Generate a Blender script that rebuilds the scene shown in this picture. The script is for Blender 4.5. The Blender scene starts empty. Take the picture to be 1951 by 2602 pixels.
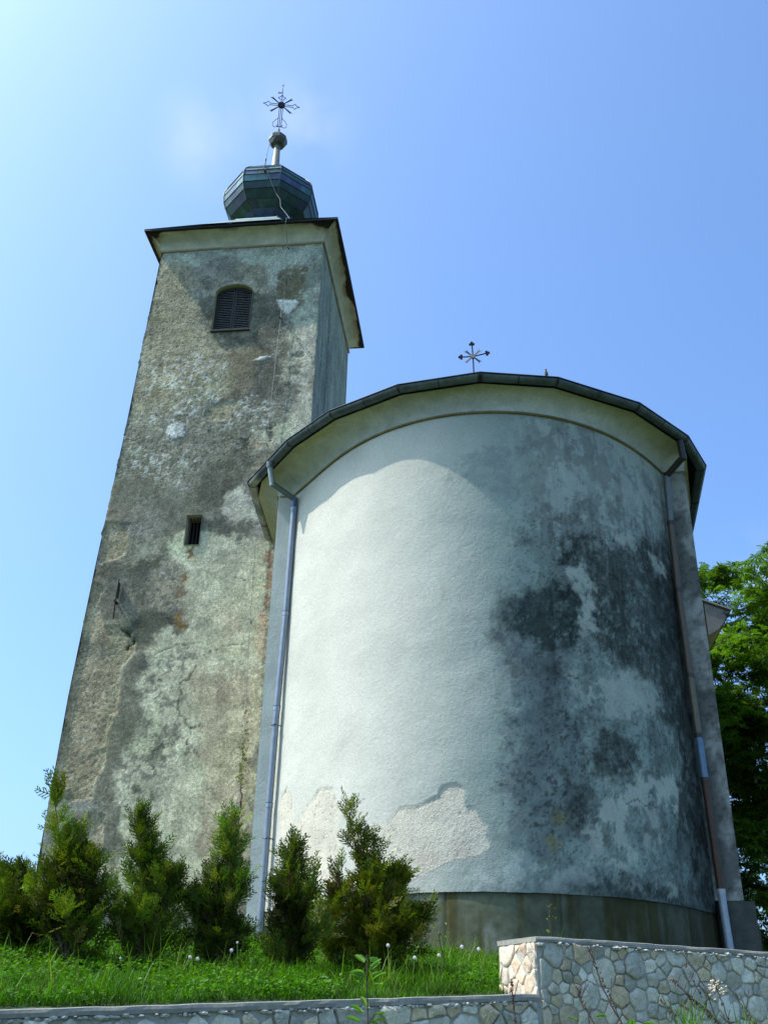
import bpy, math, random
import numpy as np
from mathutils import Matrix, Vector
rad = math.radians
scn = bpy.context.scene
# ------------------------------------------------------------------ camera
cam = bpy.data.cameras.new("camera"); cam_o = bpy.data.objects.new("camera", cam)
scn.collection.objects.link(cam_o); scn.camera = cam_o
cam.sensor_fit = 'VERTICAL'; cam.sensor_height = 36; cam.sensor_width = 27; cam.lens = 35.235
cam.clip_start = 0.05; cam.clip_end = 5000
cam_o.matrix_world = Matrix.Rotation(rad(117.8), 4, 'X') @ Matrix.Rotation(rad(1.3), 4, 'Z')
# ------------------------------------------------------------------ sky, sun, exposure
SUN_EL, SUN_AZ = 55.0, -176.8          # azimuth ccw from +X
sd = Vector((math.cos(rad(SUN_EL))*math.cos(rad(SUN_AZ)), math.cos(rad(SUN_EL))*math.sin(rad(SUN_AZ)), math.sin(rad(SUN_EL))))
w = bpy.data.worlds.new("World"); scn.world = w; w.use_nodes = True
wn = w.node_tree; wn.nodes.clear()
out = wn.nodes.new('ShaderNodeOutputWorld'); bg = wn.nodes.new('ShaderNodeBackground')
sky = wn.nodes.new('ShaderNodeTexSky'); sky.sky_type = 'NISHITA'; sky.sun_disc = False
sky.sun_elevation = rad(SUN_EL); sky.sun_rotation = math.atan2(sd.x, sd.y)
sky.air_density = 1.0; sky.dust_density = 4.8; sky.ozone_density = 3.0; sky.altitude = 300
tint = wn.nodes.new('ShaderNodeMix'); tint.data_type = 'RGBA'; tint.blend_type = 'MULTIPLY'; tint.inputs[0].default_value = 1
tint.inputs[7].default_value = (1.02, 1.35, 1.66, 1)
# faint wisps of cloud fixed in the sky
tc = wn.nodes.new('ShaderNodeTexCoord'); nz = wn.nodes.new('ShaderNodeTexNoise'); nz.inputs['Scale'].default_value = 14; nz.inputs['Detail'].default_value = 5
wn.links.new(tc.outputs['Generated'], nz.inputs['Vector'])
acc = None
for d, k in (((-0.1720,0.6605,0.7309), .030), ((-0.0831,0.6547,0.7513), .030), ((0.3550,0.8490,0.3914), .028)):
    dv = Vector(d).normalized()
    sub = wn.nodes.new('ShaderNodeVectorMath'); sub.operation = 'DISTANCE'; sub.inputs[1].default_value = dv
    wn.links.new(tc.outputs['Generated'], sub.inputs[0])
    mr = wn.nodes.new('ShaderNodeMapRange'); mr.interpolation_type = 'SMOOTHSTEP'
    mr.inputs[1].default_value = k*2.2; mr.inputs[2].default_value = 0; mr.inputs[3].default_value = 0; mr.inputs[4].default_value = 1
    wn.links.new(sub.outputs['Value'], mr.inputs[0])
    if acc is None: acc = mr.outputs[0]
    else:
        ad = wn.nodes.new('ShaderNodeMath'); ad.operation = 'MAXIMUM'; wn.links.new(acc, ad.inputs[0]); wn.links.new(mr.outputs[0], ad.inputs[1]); acc = ad.outputs[0]
nr = wn.nodes.new('ShaderNodeMapRange'); nr.inputs[1].default_value = .38; nr.inputs[2].default_value = .66; nr.inputs[4].default_value = .20
wn.links.new(nz.outputs['Fac'], nr.inputs[0])
mu = wn.nodes.new('ShaderNodeMath'); mu.operation = 'MULTIPLY'; wn.links.new(acc, mu.inputs[0]); wn.links.new(nr.outputs[0], mu.inputs[1])
cm = wn.nodes.new('ShaderNodeMix'); cm.data_type = 'RGBA'; cm.inputs[7].default_value = (6.0, 6.3, 7.0, 1)
wn.links.new(sky.outputs[0], tint.inputs[6]); wn.links.new(mu.outputs[0], cm.inputs[0]); wn.links.new(tint.outputs[2], cm.inputs[6])
wn.links.new(cm.outputs[2], bg.inputs[0]); wn.links.new(bg.outputs[0], out.inputs[0])
bg.inputs[1].default_value = 0.15
sl = bpy.data.lights.new("sun", 'SUN'); sl.energy = 3.7; sl.angle = rad(0.55); sl.color = (1.0, .945, .87)
so = bpy.data.objects.new("sun", sl); scn.collection.objects.link(so); so.rotation_euler = sd.to_track_quat('Z', 'Y').to_euler()
scn.view_settings.view_transform = 'Standard'; scn.view_settings.look = 'None'; scn.view_settings.gamma = 1
scn.view_settings.exposure = 0.42
scn.render.resolution_x = 767; scn.render.resolution_y = 1024
scn.render.engine = 'CYCLES'
# ------------------------------------------------------------------ helpers
col = scn.collection
def tag(o, label=None, cat=None, group=None, kind=None):
    if label: o['label'] = label
    if cat: o['category'] = cat
    if group: o['group'] = group
    if kind: o['kind'] = kind
    return o
def empty(name, loc=(0,0,0), rz=0):
    o = bpy.data.objects.new(name, None); col.objects.link(o); o.location = loc; o.rotation_euler = (0,0,rz); o.empty_display_size = .1
    return o
def link(name, me, mat, parent=None, loc=None):
    o = bpy.data.objects.new(name, me); col.objects.link(o)
    if mat: me.materials.append(mat)
    if parent is not None: o.parent = parent
    if loc is not None: o.location = loc
    return o
def npmesh(name, V, F, mat, parent=None, C=None, smooth=True, loc=None, mids=None, mats=None):
    """V (N,3); F list of arrays/ one array (M,k)"""
    me = bpy.data.meshes.new(name)
    V = np.asarray(V, dtype=np.float32); Fs = F if isinstance(F, list) else [F]
    Fs = [np.asarray(f, dtype=np.int32) for f in Fs if len(f)]
    nl = sum(f.size for f in Fs); nf = sum(len(f) for f in Fs)
    me.vertices.add(len(V)); me.vertices.foreach_set('co', V.ravel())
    me.loops.add(nl); me.loops.foreach_set('vertex_index', np.concatenate([f.ravel() for f in Fs]))
    me.polygons.add(nf)
    tot = np.concatenate([np.full(len(f), f.shape[1], dtype=np.int32) for f in Fs]); st = np.concatenate([[0], np.cumsum(tot)[:-1]]).astype(np.int32)
    me.polygons.foreach_set('loop_start', st); me.polygons.foreach_set('loop_total', tot)
    me.polygons.foreach_set('use_smooth', np.full(nf, smooth))
    if C is not None:
        C = np.asarray(C, dtype=np.float32)
        if C.shape[1] == 3: C = np.c_[C, np.ones(len(C))].astype(np.float32)
        a = me.color_attributes.new('Col', 'FLOAT_COLOR', 'POINT'); a.data.foreach_set('color', C.ravel())
    me.update(calc_edges=True); me.validate()
    o = link(name, me, mat, parent, loc)
    if mids is not None:
        for m_ in mats: me.materials.append(m_)
        me.polygons.foreach_set('material_index', np.asarray(mids, dtype=np.int32))
    return o
class MB:
    def __init__(s): s.v=[]; s.f=[]; s.c=[]
    def add(s, V, F, c=(1,1,1)):
        b=len(s.v); s.v += [tuple(map(float,p)) for p in V]; s.f += [tuple(b+i for i in f) for f in F]; s.c += [c]*len(V)
    def box(s, c, size, rz=0, col=(1,1,1), taper=1):
        x,y,z=[q/2 for q in size]; V=[]
        for dz in (-z,z):
            k = taper if dz>0 else 1
            for dx,dy in ((-x,-y),(x,-y),(x,y),(-x,y)):
                dx*=k; dy*=k
                V.append((c[0]+dx*math.cos(rz)-dy*math.sin(rz), c[1]+dx*math.sin(rz)+dy*math.cos(rz), c[2]+dz))
        s.add(V, [(3,2,1,0),(4,5,6,7),(0,1,5,4),(1,2,6,5),(2,3,7,6),(3,0,4,7)], col)
    def tube(s, pts, r, n=8, cap=True, col=(1,1,1)):
        pts=[Vector(p) for p in pts]; R = r if isinstance(r,(list,tuple)) else [r]*len(pts)
        V=[]; prev=None
        for i,p in enumerate(pts):
            t = (pts[min(i+1,len(pts)-1)]-pts[max(i-1,0)]).normalized()
            if prev is None:
                a = t.cross(Vector((0,0,1)));
                if a.length<.1: a=t.cross(Vector((1,0,0)))
                a.normalize()
            else:
                a = (prev - t*prev.dot(t));
                if a.length<1e-4: a=t.cross(Vector((1,0,0)))
                a.normalize()
            prev=a; b=t.cross(a)
            V += [p+(a*math.cos(2*math.pi*k/n)+b*math.sin(2*math.pi*k/n))*R[i] for k in range(n)]
        F=[]
        for i in range(len(pts)-1):
            for k in range(n):
                k2=(k+1)%n; F.append((i*n+k,i*n+k2,(i+1)*n+k2,(i+1)*n+k))
        if cap: F += [tuple(range(n))[::-1], tuple((len(pts)-1)*n+k for k in range(n))]
        s.add(V,F,col)
    def prism(s, poly, y0, y1, axis='y', col=(1,1,1)):
        """polygon in the x-z plane extruded along y"""
        n=len(poly); V=[(a,y0,b) for a,b in poly]+[(a,y1,b) for a,b in poly]
        s.add(V,[tuple(range(n)),tuple(range(2*n-1,n-1,-1))]+[(i,i+n,(i+1)%n+n,(i+1)%n) for i in range(n)],col)
    def build(s, name, mat, parent=None, smooth=False, loc=None):
        me=bpy.data.meshes.new(name); me.from_pydata(s.v,[],s.f)
        a=me.color_attributes.new('Col','FLOAT_COLOR','POINT'); a.data.foreach_set('color', np.array([list(c)[:3]+[1] for c in s.c],dtype=np.float32).ravel())
        if smooth: me.polygons.foreach_set('use_smooth',[True]*len(me.polygons))
        me.update(); o=link(name,me,mat,parent,loc)
        return o
def autosmooth(o, ang=40):
    me=o.data
    me.polygons.foreach_set('use_smooth',[True]*len(me.polygons)); 
    try: me.set_sharp_from_angle(angle=rad(ang))
    except Exception: pass
    return o
# numpy noise
def _h(ix, iy, seed):
    n = (ix.astype(np.int64)*374761393 + iy.astype(np.int64)*668265263 + seed*982451653) & 0x7fffffff
    n = ((n ^ (n >> 13)) * 1274126177) & 0x7fffffff
    return ((n ^ (n >> 16)) & 0xffff)/65535.0
def vn(x, y, seed=0):
    x=np.asarray(x,float); y=np.asarray(y,float)
    ix=np.floor(x).astype(np.int64); iy=np.floor(y).astype(np.int64); fx=x-ix; fy=y-iy
    fx=fx*fx*fx*(fx*(fx*6-15)+10); fy=fy*fy*fy*(fy*(fy*6-15)+10)
    a=_h(ix,iy,seed); b=_h(ix+1,iy,seed); c=_h(ix,iy+1,seed); d=_h(ix+1,iy+1,seed)
    return (a+(b-a)*fx)+((c+(d-c)*fx)-(a+(b-a)*fx))*fy
def fbm(x, y, octv=5, seed=0, gain=.55):
    s=0; a=1; t=0
    for o in range(octv):
        c,sn=math.cos(o*1.1),math.sin(o*1.1)
        s = s + a*vn(x*c-y*sn, x*sn+y*c, seed+o*17); t+=a; a*=gain; x=x*2.03+5.1; y=y*2.03+1.7
    return s/t
def sm(e0, e1, x):
    t=np.clip((x-e0)/(e1-e0),0,1); return t*t*(3-2*t)
def sdf(U, Z, P):
    d=np.full(U.shape,1e9); ins=np.zeros(U.shape,bool); n=len(P)
    for i in range(n):
        ax,ay=P[i]; bx,by=P[(i+1)%n]; ex,ey=bx-ax,by-ay; wx,wy=U-ax,Z-ay
        t=np.clip((wx*ex+wy*ey)/(ex*ex+ey*ey+1e-12),0,1); d=np.minimum(d,(wx-ex*t)**2+(wy-ey*t)**2)
        c=((ay<=Z)!=(by<=Z)); 
        if abs(ey)>1e-9: ins ^= c & (U < ax+(Z-ay)/ey*ex)
    return np.where(ins,-1,1)*np.sqrt(d)
def linedist(U,Z,P):
    d=np.full(U.shape,1e9)
    for (ax,ay),(bx,by) in zip(P[:-1],P[1:]):
        ex,ey=bx-ax,by-ay; wx,wy=U-ax,Z-ay
        t=np.clip((wx*ex+wy*ey)/(ex*ex+ey*ey+1e-12),0,1); d=np.minimum(d,(wx-ex*t)**2+(wy-ey*t)**2)
    return np.sqrt(d)
PAL = {  # name: (linear albedo, pattern)
 'tan':((.43,.39,.245),''), 'grey':((.27,.265,.185),''), 'greysm':((.215,.21,.15),''), 'brown':((.20,.17,.10),''),
 'dark':((.095,.10,.072),''), 'darker':((.045,.047,.038),''), 'darkhole':((.09,.08,.05),'thr'), 'bluepale':((.46,.50,.40),''), 'bluegrey':((.25,.29,.25),''),
 'white':((.76,.76,.68),''), 'cream':((.66,.62,.46),''), 'pale':((.60,.59,.41),''), 'pink':((.56,.38,.23),''), 'speck':((.66,.66,.54),'speck'),
 'speck2':((.13,.15,.125),'speck'), 'mott':((.16,.16,.135),'mott'), 'buff':((.50,.42,.28),''), 'brownst':((.24,.20,.15),'mott'), 'rust':((.24,.15,.05),''), 'rustpk':((.38,.19,.12),''),
 'aggr':((.42,.37,.24),''),
 'a_blue':((.30,.32,.31),''), 'a_grey':((.40,.42,.37),'soft'), 'a_mid':((.125,.145,.143),'soft3'), 'a_spot':((.09,.11,.09),'spot'), 'a_dkst':((.13,.15,.12),''),  # a_mid: stain tone, deepened to paint the shade where the wall turns from the sun
 'a_dark':((.078,.085,.070),'soft2'), 'a_black':((.024,.034,.030),'soft2'), 'a_olive':((.25,.24,.12),''), 'a_pale':((.47,.49,.395),'crisp'), 'a_white':((.56,.58,.50),'crisp'),
 'patch':((.60,.555,.43),''), 'pinkst':((.52,.40,.32),'soft')}
def paint(U, Z, base, grain, layers, seed=0):
    C=np.repeat(np.array(base,float)[None,:],U.size,0) if np.ndim(base)==1 else np.array(base); G=np.full(U.size,grain,float); H=np.zeros(U.size)
    w1=fbm(U*2.2,Z*2.2,5,seed+3)-.5; w2=fbm(U*2.2,Z*2.2,5,seed+9)-.5
    f1=fbm(U*9,Z*9,4,seed+31)-.5; f2=fbm(U*9,Z*9,4,seed+37)-.5
    for li,(nm,op,soft,warp,rel,gr,P) in enumerate(layers):
        xs=[p[0] for p in P]; zs=[p[1] for p in P]; m=soft+warp*1.5
        idx=np.where((U>min(xs)-m)&(U<max(xs)+m)&(Z>min(zs)-m)&(Z<max(zs)+m))[0]
        if len(idx)==0: continue
        u=U[idx]; z=Z[idx]
        uu=u+(w1[idx]*2.4+f1[idx]*1.3)*warp; zz=z+(w2[idx]*2.4+f2[idx]*1.3)*warp
        d=sdf(uu,zz,P)
        rag=(fbm(u*9,z*9,6,seed+li,.68)-.5)*(soft*1.4+(.22 if soft>.02 else .03)); soft=min(soft,.03+soft*.55)
        a=1-sm(-soft,soft,d+rag); col_,pat=PAL[nm]
        if pat=='speck': a=a*sm(.53,.60,fbm(u*11,z*11,4,seed+li+50,.7))
        elif pat=='mott': a=a*sm(.49,.56,fbm(u*7,z*7,6,seed+li+50,.66))
        elif pat=='thr': a=a*sm(.42,.5,fbm(u*9,z*9,4,seed+li+50))
        elif pat=='soft': a=a*(.55+.45*sm(.35,.55,fbm(u*6,z*5,5,seed+li+50,.65)))
        elif pat=='soft2': a=a*(.80+.20*sm(.35,.55,fbm(u*6,z*5,5,seed+li+50,.65)))*(1-.55*sm(.57,.62,fbm(u*8,z*6,6,seed+li+90,.75)))
        elif pat=='soft3': a=a*(.62+.38*sm(.46,.53,fbm(u*4,z*3.2,6,seed+li+50,.72)))*(1-.40*sm(.56,.62,fbm(u*10,z*8,5,seed+li+95,.75)))
        elif pat=='crisp': a=a*(1-.85*sm(.54,.60,fbm(u*5,z*4,6,seed+li+70,.7)))
        elif pat=='spot': a=a*sm(.63,.68,fbm(u*16,z*16,3,seed+li+50,.7))
        v=(.78+.44*fbm(u*3,z*3,5,seed+li+80,.62))[:,None]
        A=(a*op)[:,None]; C[idx]=C[idx]*(1-A)+np.array(col_)[None,:]*v*A
        G[idx]=G[idx]*(1-A[:,0])+gr*A[:,0]; H[idx]+=rel*a
    return C,G,H
def grid_faces(n, m):  # n columns, m rows, index = r*n + c
    r=np.arange(m-1)[:,None]*n; c=np.arange(n-1)[None,:]; b=(r+c).ravel()
    return np.stack([b,b+1,b+n+1,b+n],1)
# ------------------------------------------------------------------ materials
def newmat(name):
    m=bpy.data.materials.new(name); m.use_nodes=True; nt=m.node_tree; b=nt.nodes['Principled BSDF']; return m,nt,b
def N(nt,t,**k):
    n=nt.nodes.new(t)
    for a,v in k.items(): setattr(n,a,v)
    return n
def mixmul(nt, a, fac_out, lo, hi, f0=.25, f1=.75):
    """colour a multiplied by a value running lo..hi with fac"""
    mr=N(nt,'ShaderNodeMapRange'); mr.inputs[1].default_value=f0; mr.inputs[2].default_value=f1; mr.inputs[3].default_value=lo; mr.inputs[4].default_value=hi
    nt.links.new(fac_out,mr.inputs[0])
    vm=N(nt,'ShaderNodeVectorMath',operation='SCALE'); nt.links.new(a,vm.inputs[0]); nt.links.new(mr.outputs[0],vm.inputs['Scale'])
    return vm.outputs[0]
def noise(nt, scale, detail=4, rough=.6, vec=None):
    n=N(nt,'ShaderNodeTexNoise'); n.inputs['Scale'].default_value=scale; n.inputs['Detail'].default_value=detail; n.inputs['Roughness'].default_value=rough
    if vec is not None: nt.links.new(vec,n.inputs['Vector'])
    return n
def plaster(name, fine=55, med=14, dist=.012, lo=.78, hi=1.2, bstr=.6, basebump=.25):
    m,nt,b=newmat(name); at=N(nt,'ShaderNodeAttribute',attribute_name='Col'); tcn=N(nt,'ShaderNodeTexCoord')
    n1=noise(nt,fine,5,.65,tcn.outputs['Object']); n2=noise(nt,med,4,.6,tcn.outputs['Object'])
    c=mixmul(nt,at.outputs['Color'],n1.outputs['Fac'],lo,hi,.36,.64); c=mixmul(nt,c,n2.outputs['Fac'],1-(1-lo)*.6,1+(hi-1)*.6,.38,.62)
    nt.links.new(c,b.inputs['Base Color']); b.inputs['Roughness'].default_value=.92; b.inputs['Specular IOR Level'].default_value=.15
    # bump: coarse where the alpha of Col (grain) is high
    g=N(nt,'ShaderNodeMath',operation='MULTIPLY_ADD'); nt.links.new(at.outputs['Alpha'],g.inputs[0]); g.inputs[1].default_value=1; g.inputs[2].default_value=basebump
    s=N(nt,'ShaderNodeMath',operation='MULTIPLY_ADD'); nt.links.new(n2.outputs['Fac'],s.inputs[0]); s.inputs[1].default_value=1.2; nt.links.new(n1.outputs['Fac'],s.inputs[2])
    h=N(nt,'ShaderNodeMath',operation='MULTIPLY'); nt.links.new(s.outputs[0],h.inputs[0]); nt.links.new(g.outputs[0],h.inputs[1])
    bp=N(nt,'ShaderNodeBump'); bp.inputs['Strength'].default_value=bstr; bp.inputs['Distance'].default_value=dist
    nt.links.new(h.outputs[0],bp.inputs['Height']); nt.links.new(bp.outputs[0],b.inputs['Normal'])
    return m
def simple(name, c, rough=.7, metal=0, nscale=20, lo=.75, hi=1.25, bump=.2, bdist=.004, vc=False, spec=.4):
    m,nt,b=newmat(name); tcn=N(nt,'ShaderNodeTexCoord'); n1=noise(nt,nscale,5,.65,tcn.outputs['Object'])
    if vc: src=N(nt,'ShaderNodeAttribute',attribute_name='Col').outputs['Color']
    else:
        r=N(nt,'ShaderNodeRGB'); r.outputs[0].default_value=(*c,1); src=r.outputs[0]
    nt.links.new(mixmul(nt,src,n1.outputs['Fac'],lo,hi),b.inputs['Base Color'])
    b.inputs['Roughness'].default_value=rough; b.inputs['Metallic'].default_value=metal; b.inputs['Specular IOR Level'].default_value=spec
    if bump:
        bp=N(nt,'ShaderNodeBump'); bp.inputs['Strength'].default_value=bump; bp.inputs['Distance'].default_value=bdist
        nt.links.new(n1.outputs['Fac'],bp.inputs['Height']); nt.links.new(bp.outputs[0],b.inputs['Normal'])
    return m
def leafmat(name, trans=.35, rough=.55):
    """leaf colour from Col, part diffuse part translucent"""
    m,nt,b=newmat(name); at=N(nt,'ShaderNodeAttribute',attribute_name='Col')
    nt.links.new(at.outputs['Color'],b.inputs['Base Color']); b.inputs['Roughness'].default_value=rough; b.inputs['Specular IOR Level'].default_value=.18
    tr=N(nt,'ShaderNodeBsdfTranslucent'); sc=N(nt,'ShaderNodeMix'); sc.data_type='RGBA'; sc.blend_type='MULTIPLY'; sc.inputs[0].default_value=1; sc.inputs[7].default_value=(1.5,1.7,.6,1)
    nt.links.new(at.outputs['Color'],sc.inputs[6]); nt.links.new(sc.outputs[2],tr.inputs[0])
    mx=N(nt,'ShaderNodeMixShader'); mx.inputs[0].default_value=trans; nt.links.new(b.outputs[0],mx.inputs[1]); nt.links.new(tr.outputs[0],mx.inputs[2])
    nt.links.new(mx.outputs[0],nt.nodes['Material Output'].inputs[0]); return m
M = {}
M['tower']=plaster('tower_plaster',46,19,.020,.66,1.28,.85,.20)
M['apse']=plaster('apse_render',60,26,.010,.92,1.07,.8,.25)
M['cove']=plaster('cove_plaster',50,6,.008,.85,1.12,.5,.1)
M['concrete']=simple('damp_concrete',(.2,.19,.14),.9,0,9,.6,1.3,.4,.006,vc=True)
M['gutter']=simple('gutter_metal',(.075,.095,.09),.5,.3,7,.5,1.5,.15,vc=True)
M['pipe']=simple('pipe_metal',(.3,.36,.42),.45,.4,12,.8,1.15,.1,vc=True)
M['iron']=simple('wrought_iron',(.012,.012,.016),.6,.5,30)
M['sheet']=simple('patina_sheet',(.1,.2,.2),.42,.35,6,.55,1.4,.25,.01,vc=True)
M['roofdark']=simple('roof_edge_metal',(.03,.032,.035),.6,.3,20)
M['wood']=simple('old_wood',(.05,.042,.035),.8,0,25,.6,1.3,.4,vc=True)
M['void']=simple('dark_interior',(.004,.004,.004),1,0,5)
M['stone']=simple('limestone',(.4,.4,.37),.85,0,30,.72,1.22,.55,.01,vc=True)
M['mortar']=simple('mortar',(.40,.39,.335),.95,0,40,.7,1.3,.6,.01)
M['coping']=simple('coping_concrete',(.29,.28,.23),.92,0,30,.75,1.2,.5,.008)
M['thuja']=leafmat('thuja_leaf',.25,.6)
M['bark']=simple('bark',(.09,.06,.04),.9,0,40,.6,1.4,.6,.01)
M['grass']=leafmat('grass_blade',.35,.5)
M['leaf']=leafmat('broad_leaf',.4,.45)
M['soil']=simple('grassy_soil',(.045,.07,.02),.95,0,15,.5,1.5,.6,.03)
M['road']=simple('mown_verge',(.055,.075,.03),.95,0,12,.7,1.3,.6,.02)
M['fluff']=simple('seed_fluff',(.75,.75,.72),.9,0,60,.9,1.1,0)
M['dry']=simple('dry_stalk',(.10,.07,.05),.9,0,60,.6,1.4,.3,vc=True)
M['wire']=simple('conductor_wire',(.20,.21,.20),.5,.4,60)
M['bird']=simple('plumage',(.2,.18,.16),.9,0,60,.8,1.2,0,vc=True)
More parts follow.
